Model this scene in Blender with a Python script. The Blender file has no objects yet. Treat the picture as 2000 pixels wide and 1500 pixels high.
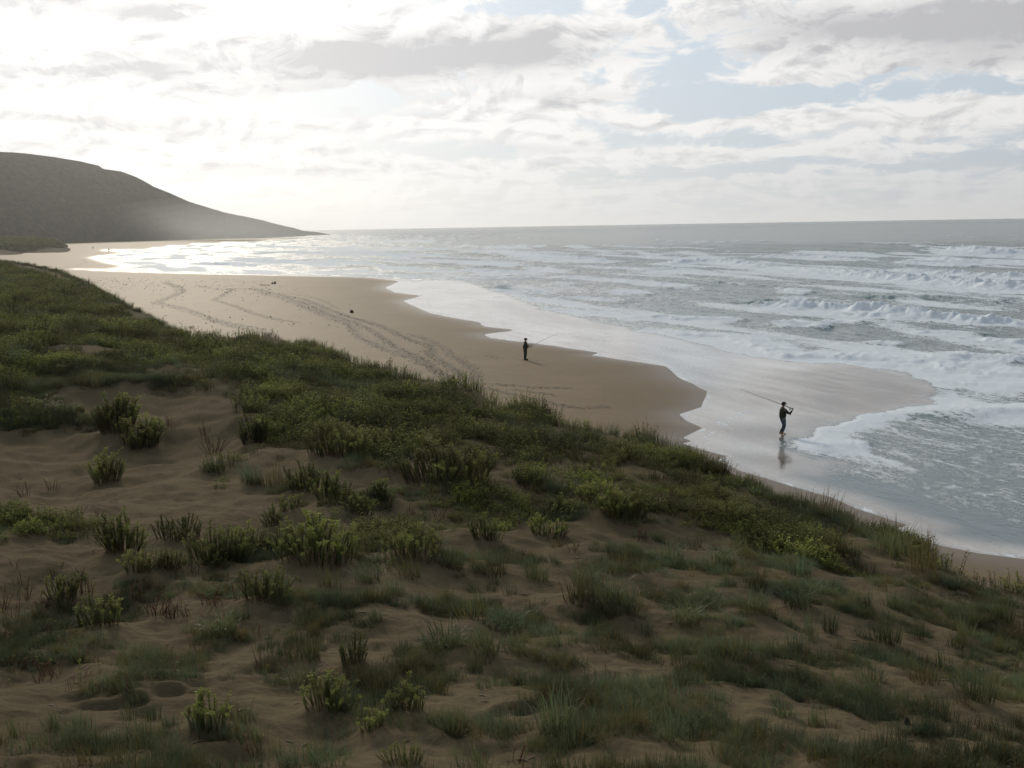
import bpy, bmesh, math, random
import numpy as np
from mathutils import Vector, Matrix

random.seed(7)
RNG = np.random.default_rng(11)
SC = bpy.context.scene
COL = SC.collection
rad = math.radians

# ------------------------------------------------------------------ camera
CAM_H = 11.2
FOC = 1944.0                                   # focal length in pixels of a 2000 px wide frame
ROLL = math.atan(23 / 1350.0)
PITCH = math.atan(307 * math.cos(ROLL) / FOC) + 0.0028
Fv = np.array([0, math.cos(PITCH), -math.sin(PITCH)])
R0 = np.array([1.0, 0, 0]); U0 = np.array([0, math.sin(PITCH), math.cos(PITCH)])
Rv = R0 * math.cos(ROLL) - U0 * math.sin(ROLL)
Uv = R0 * math.sin(ROLL) + U0 * math.cos(ROLL)
CAMP = np.array([0, 0, CAM_H])
cam_data = bpy.data.cameras.new('camera')
cam = bpy.data.objects.new('camera', cam_data); COL.objects.link(cam)
cam_data.sensor_width = 36.0
cam_data.lens = 36.0 * FOC / 2000.0
cam_data.clip_start = 0.1; cam_data.clip_end = 40000
M = Matrix(((Rv[0], Uv[0], -Fv[0], 0), (Rv[1], Uv[1], -Fv[1], 0), (Rv[2], Uv[2], -Fv[2], CAM_H), (0, 0, 0, 1)))
cam.matrix_world = M
SC.camera = cam

SC.view_settings.view_transform = 'Standard'
SC.view_settings.look = 'None'
SC.view_settings.exposure = 0.0
SC.view_settings.gamma = 1.0
SC.view_settings.use_curve_mapping = False
SC.cycles.max_bounces = 6
SC.cycles.volume_bounces = 0
SC.cycles.transparent_max_bounces = 8
SC.cycles.sample_clamp_indirect = 4.0
SC.cycles.use_denoising = True

# ------------------------------------------------------------------ node helpers
class E:
    """a socket of a node tree with arithmetic"""
    def __init__(s, nt, so): s.nt = nt; s.so = so
    def _m(s, op, *a, clamp=False):
        n = s.nt.nodes.new('ShaderNodeMath'); n.operation = op; n.use_clamp = clamp
        for i, v in enumerate((s,) + a):
            if isinstance(v, E): s.nt.links.new(v.so, n.inputs[i])
            else: n.inputs[i].default_value = v
        return E(s.nt, n.outputs[0])
    def __add__(s, o): return s._m('ADD', o)
    __radd__ = __add__
    def __mul__(s, o): return s._m('MULTIPLY', o)
    __rmul__ = __mul__
    def __sub__(s, o): return s._m('SUBTRACT', o)
    def __rsub__(s, o): return (s * -1.0) + o
    def __truediv__(s, o): return s._m('DIVIDE', o)
    def __neg__(s): return s * -1.0
    def __rtruediv__(s, o):
        n = s.nt.nodes.new('ShaderNodeMath'); n.operation = 'DIVIDE'; n.inputs[0].default_value = o
        s.nt.links.new(s.so, n.inputs[1]); return E(s.nt, n.outputs[0])
    def f(s, op, *a): return s._m(op, *a)
    def exp(s): return s._m('EXPONENT')
    def clamp(s): return s._m('ADD', 0.0, clamp=True)
    def step(s, a, b, lo=0.0, hi=1.0):
        n = s.nt.nodes.new('ShaderNodeMapRange'); n.interpolation_type = 'SMOOTHSTEP'
        s.nt.links.new(s.so, n.inputs[0])
        for i, v in zip((1, 2, 3, 4), (a, b, lo, hi)):
            if isinstance(v, E): s.nt.links.new(v.so, n.inputs[i])
            else: n.inputs[i].default_value = v
        return E(s.nt, n.outputs[0])

def comb(nt, x, y, z):
    n = nt.nodes.new('ShaderNodeCombineXYZ')
    for i, v in enumerate((x, y, z)):
        if isinstance(v, E): nt.links.new(v.so, n.inputs[i])
        else: n.inputs[i].default_value = v
    return E(nt, n.outputs[0])

def noise(nt, vec, scale, detail=4, rough=0.55, dist=0.0, dim='3D'):
    n = nt.nodes.new('ShaderNodeTexNoise'); n.noise_dimensions = dim
    if vec is not None: nt.links.new(vec.so, n.inputs['Vector'])
    n.inputs['Scale'].default_value = scale; n.inputs['Detail'].default_value = detail
    n.inputs['Roughness'].default_value = rough; n.inputs['Distortion'].default_value = dist
    return E(nt, n.outputs['Fac'])

def mixc(nt, fac, a, b):
    n = nt.nodes.new('ShaderNodeMix'); n.data_type = 'RGBA'
    for key, v in ((0, fac), (6, a), (7, b)):
        if isinstance(v, E): nt.links.new(v.so, n.inputs[key])
        elif key == 0: n.inputs[0].default_value = v
        else: n.inputs[key].default_value = (*v, 1)
    return E(nt, n.outputs[2])

def sep(nt, v):
    n = nt.nodes.new('ShaderNodeSeparateXYZ'); nt.links.new(v.so, n.inputs[0])
    return [E(nt, o) for o in n.outputs]

def attr(nt, name):
    n = nt.nodes.new('ShaderNodeAttribute'); n.attribute_name = name
    return E(nt, n.outputs['Fac'])

def coord(nt, kind='Object'):
    n = nt.nodes.new('ShaderNodeTexCoord'); return E(nt, n.outputs[kind])

def mat(name):
    m = bpy.data.materials.new(name); m.use_nodes = True
    nt = m.node_tree; bs = nt.nodes['Principled BSDF']
    return m, nt, bs

def put(nt, bs, key, v):
    if isinstance(v, E): nt.links.new(v.so, bs.inputs[key])
    elif isinstance(v, (tuple, list)): bs.inputs[key].default_value = (*v, 1) if len(v) == 3 else v
    else: bs.inputs[key].default_value = v

def bump(nt, bs, h, strength, dist):
    n = nt.nodes.new('ShaderNodeBump')
    if isinstance(strength, E): nt.links.new(strength.so, n.inputs['Strength'])
    else: n.inputs['Strength'].default_value = strength
    n.inputs['Distance'].default_value = dist
    nt.links.new(h.so, n.inputs['Height']); nt.links.new(n.outputs[0], bs.inputs['Normal'])
    return n

# ------------------------------------------------------------------ sky and sun
SUN_AZ, SUN_EL = -19.0, 23.0                    # degrees from +Y (clockwise positive), above the horizon
SUND = np.array([math.sin(rad(SUN_AZ)) * math.cos(rad(SUN_EL)), math.cos(rad(SUN_AZ)) * math.cos(rad(SUN_EL)), math.sin(rad(SUN_EL))])

def ray(px, py):
    d = Fv * FOC + Rv * (px - 1000.0) - Uv * (py - 750.0)
    return d / np.linalg.norm(d)
def azel(px, py):
    d = ray(px, py)
    return math.degrees(math.atan2(d[0], d[1])), math.degrees(math.asin(d[2]))

world = bpy.data.worlds.new('World'); SC.world = world
world.use_nodes = True
nt = world.node_tree
bg = nt.nodes['Background']
STRENGTH = 0.1
bg.inputs['Strength'].default_value = STRENGTH
g = coord(nt, 'Generated')
dx, dy, dz = sep(nt, g)
zc = dz.f('MAXIMUM', 0.0)
az = dx.f('ARCTAN2', dy) * 57.29578
el = dz.f('ARCSINE') * 57.29578
cosang = dx * float(SUND[0]) + dy * float(SUND[1]) + dz * float(SUND[2])
ang = cosang.f('MINIMUM', 1.0).f('ARCCOSINE') * 57.29578
sky = nt.nodes.new('ShaderNodeTexSky'); sky.sky_type = 'NISHITA'
sky.sun_disc = False
sky.sun_elevation = rad(SUN_EL); sky.sun_rotation = rad(SUN_AZ)
sky.air_density = 1.0; sky.dust_density = 1.5; sky.ozone_density = 1.0
inv = 1.0 / (zc + 0.07)
pp = comb(nt, dx * inv, dy * inv, 0.0)
n1 = noise(nt, pp, 1.15, 8, 0.58, 0.25)
pp2 = comb(nt, dx * inv, dy * inv * 1.0 + 0.16, 0.0)
n2 = noise(nt, pp2, 1.15, 8, 0.58, 0.25)
n3 = noise(nt, pp, 0.45, 3, 0.5)
wob = noise(nt, comb(nt, az * 0.22, el * 0.55, 3.0), 1.0, 6, 0.6)
wob2 = noise(nt, comb(nt, az * 0.22, el * 0.55, 9.0), 1.0, 6, 0.6)
azw = az + (wob - 0.5) * 7.0
elw = el + (wob2 - 0.5) * 2.2
def blobs(items):
    tot = None
    for px, py, sx, sy, w in items:
        a, e = azel(px, py)
        ga = (azw - a) / (sx / FOC * 57.3); ge = (elw - e) / (sy / FOC * 57.3)
        v = ((ga * ga + ge * ge) * -0.7).exp() * w
        tot = v if tot is None else tot + v
    return tot
cov = blobs([(1335, 150, 110, 55, -1.0), (1480, 198, 190, 20, -0.8), (1050, 28, 75, 24, -0.8), (1255, 12, 35, 16, -0.6),
             (1790, 150, 90, 28, -0.8), (1930, 182, 110, 16, -0.6), (640, 190, 150, 34, -0.9), (610, 38, 80, 12, -0.9), (940, 30, 60, 10, -0.7), (420, 345, 260, 10, -0.4), (860, 300, 260, 9, -0.4), (300, 235, 260, 10, -0.35), (1150, 240, 130, 9, -0.4), (1650, 325, 330, 9, -0.5), (700, 262, 240, 8, -0.4), (1400, 345, 300, 7, -0.4),
             (1560, 265, 190, 16, -0.35), (1880, 290, 150, 22, -0.4), (1250, 275, 120, 14, -0.25), (1000, 262, 200, 12, -0.2),
             (1530, 148, 140, 22, 0.7), (850, 95, 270, 50, 0.6), (1800, 70, 300, 55, 0.75), (1050, 165, 180, 60, 0.35),
             (1450, 240, 280, 16, 0.45), (1850, 215, 190, 20, 0.5), (1700, 262, 250, 10, 0.3), (250, 200, 330, 200, 0.5), (1330, 300, 190, 9, 0.6), (900, 325, 220, 8, 0.5), (1700, 300, 260, 8, 0.5), (820, 250, 260, 16, 0.5), (760, 55, 200, 16, 0.8), (1000, 60, 90, 20, 0.6), (1600, 345, 300, 7, 0.4)])
shade = blobs([(830, 112, 230, 30, 1.0), (1030, 95, 80, 36, 0.75), (700, 122, 110, 18, 0.45), (1780, 48, 260, 26, 0.85), (1960, 40, 130, 34, 0.7),
               (1880, 118, 150, 24, 0.4), (1500, 30, 140, 18, 0.3), (310, 18, 60, 22, 0.8), (250, 130, 55, 14, 0.85), (70, 145, 130, 9, 0.5), (640, 190, 150, 32, 0.5), (380, 130, 130, 40, 0.3), (120, 5, 170, 16, 0.5), (420, 260, 240, 12, 0.3), (150, 230, 160, 9, 0.4), (520, 330, 200, 9, 0.35), (900, 290, 240, 10, 0.35),
               (1120, 188, 150, 10, 0.25), (1540, 168, 110, 9, 0.25)])
puff = noise(nt, comb(nt, az * 0.30, el * 0.62, 21.0), 1.0, 9, 0.62, 0.6)
puff_u = noise(nt, comb(nt, az * 0.30 - 0.12, el * 0.62 + 0.22, 21.0), 1.0, 9, 0.62, 0.6)
C = el.step(14.0, 45.0, 0.0, -0.30) + cov * 0.85 + (n1 - 0.5) * 1.7 + (puff - 0.5) * 2.6 + 0.68 + (n3 - 0.5) * 0.4
D = C.step(0.28, 0.72)
under = (((puff_u - puff) * 4.0 + (n2 - n1) * 2.0) + 0.10).clamp() * D
S = (shade * (n1 * 1.2 + puff * 1.4 - 0.2) * 0.98 + under * 0.9).clamp()
# forward-scattered light of the veiled sun; the bases of clouds overhead are seen from below and are duller
lobe = (ang * ang * (-1.0 / (116.0 * 116.0))).exp() * el.step(15.0, 50.0, 1.0, 0.36) * 1.02
glow = (ang / -6.0).exp() * 0.55 + lobe
cb = glow * 0.80 + 0.22
cloud_b = comb(nt, cb * 1.0, cb * 0.99, cb * 0.975)
cg = glow * 0.56 + 0.03
cloud_g = comb(nt, cg * 0.985, cg * 0.985, cg * 1.02)
cloud = mixc(nt, S, cloud_b, cloud_g)
def vscale(v, s):
    n = nt.nodes.new('ShaderNodeVectorMath'); n.operation = 'SCALE'
    nt.links.new(v.so, n.inputs[0])
    if isinstance(s, E): nt.links.new(s.so, n.inputs['Scale'])
    else: n.inputs['Scale'].default_value = s
    return E(nt, n.outputs[0])
cloud10 = vscale(cloud, 1.0 / STRENGTH)
gb = glow * 0.56
veil = vscale(comb(nt, gb * 0.95 + 0.01, gb * 1.02 + 0.05, gb * 1.08 + 0.10), 1.0 / STRENGTH)
skyc = vscale(E(nt, sky.outputs[0]), 0.11)
addn = nt.nodes.new('ShaderNodeVectorMath'); addn.operation = 'ADD'
nt.links.new(skyc.so, addn.inputs[0]); nt.links.new(veil.so, addn.inputs[1])
clear = E(nt, addn.outputs[0])
hz = glow * 0.78 + 0.20
hazec = vscale(comb(nt, hz * 1.0, hz * 0.99, hz * 0.965), 1.0 / STRENGTH)
full = mixc(nt, D * el.step(0.5, 5.0, 0.6, 1.0), clear, cloud10)
hfac = (zc * -48.0).exp() * 0.93
final = mixc(nt, hfac, full, hazec)
nt.links.new(final.so, bg.inputs['Color'])

sun_data = bpy.data.lights.new('sun', 'SUN'); sun_data.energy = 1.7; sun_data.angle = rad(10); sun_data.color = (1.0, 0.90, 0.74)
sun = bpy.data.objects.new('sun', sun_data); COL.objects.link(sun)
sun.rotation_euler = Vector(SUND).to_track_quat('Z', 'Y').to_euler()
sun.location = (-60, 60, 80)

# ------------------------------------------------------------------ small numeric helpers
def fade(t): return t * t * t * (t * (t * 6 - 15) + 10)
def sstep(a, b, x):
    t = np.clip((x - a) / (b - a), 0, 1); return t * t * (3 - 2 * t)
def perlin(x, y, seed=0):
    xi = np.floor(x).astype(np.int64); yi = np.floor(y).astype(np.int64)
    xf = x - xi; yf = y - yi
    def gr(ix, iy, fx, fy):
        h = (ix * 374761393 + iy * 668265263 + seed * 1442695041) & 0xffffffff
        h = ((h ^ (h >> 13)) * 1274126177) & 0xffffffff
        h = h ^ (h >> 16)
        a = (h & 0xffff) * (2 * np.pi / 65536.0)
        return np.cos(a) * fx + np.sin(a) * fy
    u = fade(xf); v = fade(yf)
    a = gr(xi, yi, xf, yf); b = gr(xi + 1, yi, xf - 1, yf); c = gr(xi, yi + 1, xf, yf - 1); d = gr(xi + 1, yi + 1, xf - 1, yf - 1)
    return (a + (b - a) * u) * (1 - v) + (c + (d - c) * u) * v
def fbm(x, y, octv=4, seed=0, gain=0.5):
    t = 0; a = 1.0; f = 1.0
    for i in range(octv):
        t = t + a * perlin(x * f, y * f, seed + i * 17); a *= gain; f *= 2.03
    return t
def polydist(X, Y, line, closed=False):
    """distance to a polyline and the fractional index along it"""
    L = np.asarray(line, float)
    best = np.full(X.shape, 1e18); par = np.zeros(X.shape)
    n = len(L)
    for i in range(n if closed else n - 1):
        a = L[i]; b = L[(i + 1) % n]
        dx_, dy_ = b - a; l2 = dx_ * dx_ + dy_ * dy_ + 1e-12
        t = np.clip(((X - a[0]) * dx_ + (Y - a[1]) * dy_) / l2, 0, 1)
        d2 = (X - a[0] - t * dx_) ** 2 + (Y - a[1] - t * dy_) ** 2
        m = d2 < best
        best = np.where(m, d2, best); par = np.where(m, i + t, par)
    return np.sqrt(best), par
def inside(X, Y, poly):
    P = np.asarray(poly, float); r = np.zeros(X.shape, bool)
    j = len(P) - 1
    for i in range(len(P)):
        xi, yi = P[i]; xj, yj = P[j]
        c = ((yi > Y) != (yj > Y)) & (X < (xj - xi) * (Y - yi) / ((yj - yi) if yj != yi else 1e-12) + xi)
        r ^= c; j = i
    return r
def smooth_line(pts, n=6):
    P = np.asarray(pts, float); out = []
    for i in range(len(P) - 1):
        p0 = P[max(i - 1, 0)]; p1 = P[i]; p2 = P[i + 1]; p3 = P[min(i + 2, len(P) - 1)]
        for k in range(n):
            t = k / n
            out.append(0.5 * (2 * p1 + (p2 - p0) * t + (2 * p0 - 5 * p1 + 4 * p2 - p3) * t * t + (3 * p1 - p0 - 3 * p2 + p3) * t ** 3))
    out.append(P[-1]); return np.array(out)
def at(px, py, z=0.0):
    d = ray(px, py); t = (z - CAM_H) / d[2]
    return CAMP + d * t
def at2(px, py, z=0.0): return at(px, py, z)[:2]

# ------------------------------------------------------------------ shoreline, read off the ground plane
SHORE_PX = [(2700, 1330), (2400, 1215), (2200, 1140), (2000, 1092), (1912, 1081), (1825, 1063), (1769, 1046), (1750, 1032), (1774, 1026), (1720, 1009),
            (1671, 993), (1625, 972), (1545, 950), (1447, 920), (1396, 897), (1422, 892), (1331, 866), (1351, 862), (1333, 855), (1372, 836), (1340, 822),
            (1326, 809), (1370, 795), (1381, 764), (1323, 736), (1300, 715), (1240, 706), (1155, 694), (1171, 689), (1085, 676), (1022, 668), (959, 661), (945, 653),
            (1010, 645), (947, 638), (934, 629), (880, 620), (840, 612), (786, 588), (824, 578), (770, 571), (752, 562), (782, 549), (745, 544.5), (720, 541.5), (560, 538.5), (400, 535.5),
            (250, 531.5), (152, 527.5), (225, 526), (255, 520), (210, 512), (180, 503), (225, 497), (258, 493.5), (202, 489.8), (246, 488), (300, 485), (345, 480), (440, 474), (550, 468), (640, 463.5)]
shore_w = [at2(*p) for p in SHORE_PX]
shore_w = [np.array(p) for p in shore_w]
SHORE = []
for i in range(len(shore_w) - 1):                    # small scallops along long straight runs
    a, b = shore_w[i], shore_w[i + 1]
    l = np.linalg.norm(b - a); k = int(max(1, min(8, l // 1.5)))
    nrm = np.array([-(b - a)[1], (b - a)[0]]) / max(l, 1e-6)
    for j in range(k):
        t = j / k
        off = 0.0 if j == 0 else 0.045 * min(l, 8) * math.sin(t * math.pi) * (random.random() - 0.3)
        SHORE.append(a + (b - a) * t + nrm * off)
SHORE.append(shore_w[-1])
SHORE = np.array(SHORE)
SHORE_S = SHORE.copy()
for _ in range(3):
    pad = np.vstack([np.repeat(SHORE_S[:1], 8, 0), SHORE_S, np.repeat(SHORE_S[-1:], 8, 0)])
    SHORE_S = np.array([pad[i:i + 17].mean(0) for i in range(len(SHORE_S))])
LAND_CLOSE = [(-900, 1700), (-6000, 2500), (-6000, -4000), (400, -4000), (160, -300), (60, -60)]
LAND = np.vstack([SHORE, LAND_CLOSE])
LAND_S = np.vstack([SHORE_S, LAND_CLOSE])
SH_LINE = np.vstack([[(160, -300), (60, -60)], SHORE, [(-900, 1700)]])
SHS_LINE = np.vstack([[(160, -300), (60, -60)], SHORE_S, [(-900, 1700)]])
def shore_sd(X, Y, smooth=False):
    """distance inland of the water's edge, negative at sea"""
    d, _ = polydist(X, Y, SHS_LINE if smooth else SH_LINE)
    return np.where(inside(X, Y, LAND_S if smooth else LAND), d, -d)
def beach_f(s):
    return np.where(s > 0, 1.25 * (1 - np.exp(-np.maximum(s, 0) / 26.0)) + 0.004 * np.clip(s, 0, 200), 0.032 * s)
def beach_from(s, ss, X, Y):
    w = np.exp(-np.abs(s) / 5.0)
    z = w * beach_f(s) + (1 - w) * np.where(np.sign(s) == np.sign(ss), beach_f(ss), beach_f(s) * 0.4)
    k = sstep(2, 12, s)
    z = z + k * (0.05 * fbm(X * 0.13, Y * 0.13, 3, 5) + 0.02 * fbm(X * 0.8, Y * 0.8, 3, 9) * sstep(6, 18, s))
    return z
def beach_z(X, Y):
    X = np.atleast_1d(np.asarray(X, float)); Y = np.atleast_1d(np.asarray(Y, float))
    return beach_from(shore_sd(X, Y), shore_sd(X, Y, True), X, Y)
def on_beach_many(pts):
    z = np.full(len(pts), 0.4)
    for _ in range(4):
        P = np.array([at(a, b, c) for (a, b), c in zip(pts, z)]); z = beach_z(P[:, 0], P[:, 1])
    return np.array([at(a, b, c) for (a, b), c in zip(pts, z)])
def on_beach(px, py): return on_beach_many([(px, py)])[0]

# ------------------------------------------------------------------ dune height
EDGE_PX = [(2000, 1185, 1.9), (1850, 1135, 2.4), (1820, 1108, 2.8), (1760, 1065, 3.0), (1580, 990, 3.2), (1400, 908, 3.4), (1250, 862, 3.5), (1040, 808, 3.5),
           (860, 750, 3.6), (745, 735, 3.6), (722, 716, 3.8), (600, 675, 4.0), (480, 660, 4.0), (370, 662, 3.9), (345, 645, 4.2), (250, 602, 4.6), (150, 548, 5.0), (100, 527, 5.5), (0, 510, 6.5)]
edge_w = [at(a, b, c) for a, b, c in EDGE_PX]
CREST = [(60, -60), (34, -8), (22, 12), (16, 20)] + [tuple(p[:2]) for p in edge_w] + [(-125, 205), (-175, 270), (-262, 430), (-262, 470), (-246, 505), (-256, 560), (-300, 620), (-420, 780)]
CREST = smooth_line(CREST, 5)
DUNE_POLY = np.vstack([CREST, [(-1500, 900), (-3000, 600), (-3000, -2500), (300, -2500), (160, -300)]])
ctrl = [(p[0], p[1], p[2]) for p in edge_w]
def C_(px, py, z): p = at(px, py, z); ctrl.append(tuple(p))
for a in [(0, 1500, 7.0), (500, 1500, 7.0), (1000, 1500, 6.9), (1500, 1500, 6.7), (2000, 1500, 6.4), (0, 1250, 6.35), (500, 1250, 6.3), (1000, 1250, 6.1), (1500, 1260, 5.7), (2000, 1320, 5.0),
          (1750, 1250, 4.9), (1000, 1100, 5.3), (1300, 1120, 5.1), (1550, 1110, 4.4), (1650, 1110, 4.0), (500, 1100, 5.9), (750, 1090, 5.7), (1200, 960, 4.3), (1400, 1010, 4.1), (1000, 940, 4.8),
          (0, 1035, 6.35), (200, 1050, 6.2), (350, 1040, 5.8), (60, 960, 5.2), (200, 930, 4.75), (350, 900, 4.55), (460, 920, 4.8), (150, 860, 4.8), (300, 800, 5.1), (0, 880, 5.0),
          (60, 800, 5.6), (0, 760, 5.9), (200, 720, 6.1), (320, 730, 5.9), (420, 800, 5.7), (520, 880, 5.3), (640, 850, 5.1), (850, 880, 4.9), (200, 650, 6.0), (0, 650, 6.5), (350, 690, 5.3), (600, 740, 4.6), (500, 700, 4.7),
          (800, 800, 4.4), (0, 580, 6.3), (120, 590, 5.6)]: C_(*a)
ctrl += [(0, 0, 9.6), (0, 4, 8.5), (-4, 3, 8.7), (5, 3, 8.3), (0, -30, 12.0), (-40, -20, 12.5), (-40, 10, 9.0), (25, -20, 6.0), (-80, 40, 9.0), (-120, 120, 8.5), (-200, 200, 9.0), (-260, 525, 5.2), (-280, 540, 8.0), (-330, 560, 9.0), (-350, 350, 7.0), (-200, -100, 14), (60, -150, 9)]
ctrl = np.array(ctrl)
SCL = 100.0
def _phi(r): return r * 1.0
CX = ctrl[:, :2] / SCL
K = np.linalg.norm(CX[:, None] - CX[None], axis=2)
n_ = len(ctrl)
A = np.zeros((n_ + 3, n_ + 3)); A[:n_, :n_] = K - 0.004 * np.eye(n_); A[:n_, n_] = 1; A[:n_, n_ + 1:] = CX; A[n_, :n_] = 1; A[n_ + 1:, :n_] = CX.T
b_ = np.zeros(n_ + 3); b_[:n_] = ctrl[:, 2]
W = np.linalg.solve(A, b_)
def dune_top(X, Y):
    x = X / SCL; y = Y / SCL
    z = W[n_] + W[n_ + 1] * x + W[n_ + 2] * y
    for i in range(n_):
        z = z + W[i] * np.sqrt((x - CX[i, 0]) ** 2 + (y - CX[i, 1]) ** 2 + 0.00016)
    return np.clip(z, 1.2, 16)
MOUNDS = []                                       # filled with the places of plants: x, y, radius, height
def dune_parts(X, Y, fine=True):
    d, _ = polydist(X, Y, CREST)
    t = np.where(inside(X, Y, DUNE_POLY), d, -d)
    r = np.hypot(X, Y)
    w = 1.6 + 0.02 * r
    t = t + 0.35 * fbm(X * 0.5, Y * 0.5, 3, 31)
    bl = sstep(-w, 0.25, t)
    z = dune_top(X, Y)
    z = z + 0.24 * fbm(X * 0.22, Y * 0.22, 3, 41) * np.clip(r / 14, 0.4, 1.6) + 0.16 * fbm(X * 0.75 + 3, Y * 0.6, 3, 43)
    if fine:
        rp = perlin(X * 1.6, Y * 3.2, 51)
        z = z + 0.03 * fbm(X * 2.6, Y * 3.6, 3, 47) + 0.016 * (1 - np.abs(rp) * 2)
    return t, bl, z
def dune_z(X, Y, fine=True):
    X = np.atleast_1d(np.asarray(X, float)); Y = np.atleast_1d(np.asarray(Y, float))
    t, bl, z = dune_parts(X, Y, fine)
    s1_ = shore_sd(X, Y, True); bz = np.where(s1_ > 0, beach_f(s1_), 0) - 0.06
    z = bz + (np.maximum(z, bz) - bz) * bl
    for mx, my, mr, mh in MOUNDS:
        d2 = (X - mx) ** 2 + (Y - my) ** 2
        z = z + mh * np.exp(-d2 / (mr * mr)) * bl
    return z
def hits(pts, far=260.0):
    """where the view rays through pixels meet the dune"""
    ts = np.concatenate([np.linspace(4, 40, 130), np.linspace(40.5, far, 160)])
    Dn = np.array([ray(a, b) for a, b in pts])
    P = CAMP[None, None] + Dn[:, None] * ts[None, :, None]
    z = dune_z(P[..., 0].ravel(), P[..., 1].ravel(), False).reshape(P.shape[:2])
    out = []
    for k in range(len(pts)):
        below = P[k, :, 2] < z[k]
        i = int(np.argmax(below))
        if not below.any() or i == 0: out.append(None); continue
        a0 = P[k, i - 1, 2] - z[k, i - 1]; a1 = z[k, i] - P[k, i, 2]
        out.append(P[k, i - 1] + (P[k, i] - P[k, i - 1]) * (a0 / (a0 + a1 + 1e-9)))
    return out
def hit(px, py): return hits([(px, py)])[0]

# ------------------------------------------------------------------ meshes
def tag(o, label=None, cat=None, group=None, kind=None):
    if label: o['label'] = label
    if cat: o['category'] = cat
    if group: o['group'] = group
    if kind: o['kind'] = kind
    return o
def mesh_np(name, V, Fq, m=None, smooth=True, attrs=None):
    me = bpy.data.meshes.new(name)
    V = np.asarray(V, np.float32); Fq = np.asarray(Fq, np.int32)
    k = Fq.shape[1]
    me.vertices.add(len(V)); me.vertices.foreach_set('co', V.ravel())
    me.loops.add(Fq.size); me.loops.foreach_set('vertex_index', Fq.ravel())
    me.polygons.add(len(Fq)); me.polygons.foreach_set('loop_start', np.arange(0, Fq.size, k, dtype=np.int32))
    if smooth: me.polygons.foreach_set('use_smooth', np.ones(len(Fq), bool))
    for nm, vals in (attrs or {}).items():
        a = me.attributes.new(nm, 'FLOAT', 'POINT'); a.data.foreach_set('value', np.asarray(vals, np.float32))
    me.update(calc_edges=True)
    if m: me.materials.append(m)
    return me
def link(name, me, parent=None):
    o = bpy.data.objects.new(name, me); COL.objects.link(o)
    if parent: o.parent = parent
    return o
def azimuths(dense, half, n_out=26):
    d = np.linspace(-half, half, dense)
    step0 = d[1] - d[0]
    g_ = np.geomspace(1, 60, n_out); g_ = np.cumsum(g_); g_ = g_ / g_[-1] * (180 - half)
    return np.concatenate([-half - g_[::-1], d, half + g_[:-1]])
def polar_grid(r, azd, closed=True):
    Rr, Az = np.meshgrid(r, np.radians(azd), indexing='ij')
    X = Rr * np.sin(Az); Y = Rr * np.cos(Az)
    nr, na = Rr.shape
    i = np.arange(nr - 1)[:, None]
    j = np.arange(na if closed else na - 1)[None]
    j2 = (j + 1) % na
    F_ = np.stack([i * na + j, i * na + j2, (i + 1) * na + j2, (i + 1) * na + j], -1).reshape(-1, 4)
    return X.ravel(), Y.ravel(), F_
def compact(V, F_, attrs):
    used = np.unique(F_); mp = np.full(len(V), -1, np.int64); mp[used] = np.arange(len(used))
    return V[used], mp[F_], {k: v[used] for k, v in attrs.items()}

# ---- grids of the beach and of the sea (the sea's rows are closer, to carry the breakers)
def rows_from(spacing, r0, r1):
    out = [r0]
    while out[-1] < r1: out.append(out[-1] + spacing(out[-1]))
    return np.array(out)
rb = np.concatenate([[5, 8, 11], rows_from(lambda r: r * r * 1.35 / 11144, 14.0, 900.0), np.geomspace(960, 3000, 14)])
GX, GY, GF = polar_grid(rb, azimuths(620, 32))
GR = np.hypot(GX, GY)
S_ = shore_sd(GX, GY); SS_ = shore_sd(GX, GY, True)
BZ = beach_from(S_, SS_, GX, GY)

# ------------------------------------------------------------------ materials of the ground
def sand_material(name, dry, damp, rough, spec, relief):
    m, nt, bs = mat(name)
    c = coord(nt)
    big = noise(nt, c, 0.12, 5, 0.6)
    mid = noise(nt, c, 1.1, 5, 0.65)
    fine = noise(nt, c, 14.0, 5, 0.7)
    grain = noise(nt, c, 90.0, 3, 0.7)
    f = (big * 0.5 + mid * 0.5).step(0.35, 0.65)
    col = mixc(nt, f, damp, dry)
    dark = mixc(nt, fine.step(0.3, 0.75) * 0.35, col, tuple(v * 0.55 for v in damp))
    put(nt, bs, 'Base Color', dark)
    put(nt, bs, 'Roughness', rough); put(nt, bs, 'Specular IOR Level', spec)
    h = mid * 0.5 + fine * 0.25 + grain * 0.05
    bump(nt, bs, h, 0.7, relief)
    return m, nt, bs
M_DUNE, *_ = sand_material('dune_sand', (0.165, 0.130, 0.078), (0.120, 0.095, 0.057), 1.0, 0.03, 0.12)
M_BEACH, bnt, bbs = sand_material('beach_sand', (0.222, 0.154, 0.078), (0.190, 0.131, 0.066), 0.8, 0.08, 0.03)
# damp margin next to the water is darker and smoother
wet = attr(bnt, 'wet')
oldc = E(bnt, bbs.inputs['Base Color'].links[0].from_socket)
trk = attr(bnt, 'track')
steps_ = noise(bnt, coord(bnt), 2.6, 4, 0.65)
churn = (trk * 1.7 + (steps_ - 0.5) * 2.4 - 0.30).clamp() * trk.step(0.05, 0.35)
oldc = mixc(bnt, churn, oldc, (0.086, 0.060, 0.033))
put(bnt, bbs, 'Base Color', mixc(bnt, wet, oldc, (0.150, 0.108, 0.068)))
put(bnt, bbs, 'Roughness', wet.step(0.0, 1.0, 0.68, 0.42)); put(bnt, bbs, 'Specular IOR Level', wet.step(0.0, 1.0, 0.20, 0.32)); put(bnt, bbs, 'Specular Tint', (1.0, 0.86, 0.66))

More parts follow.
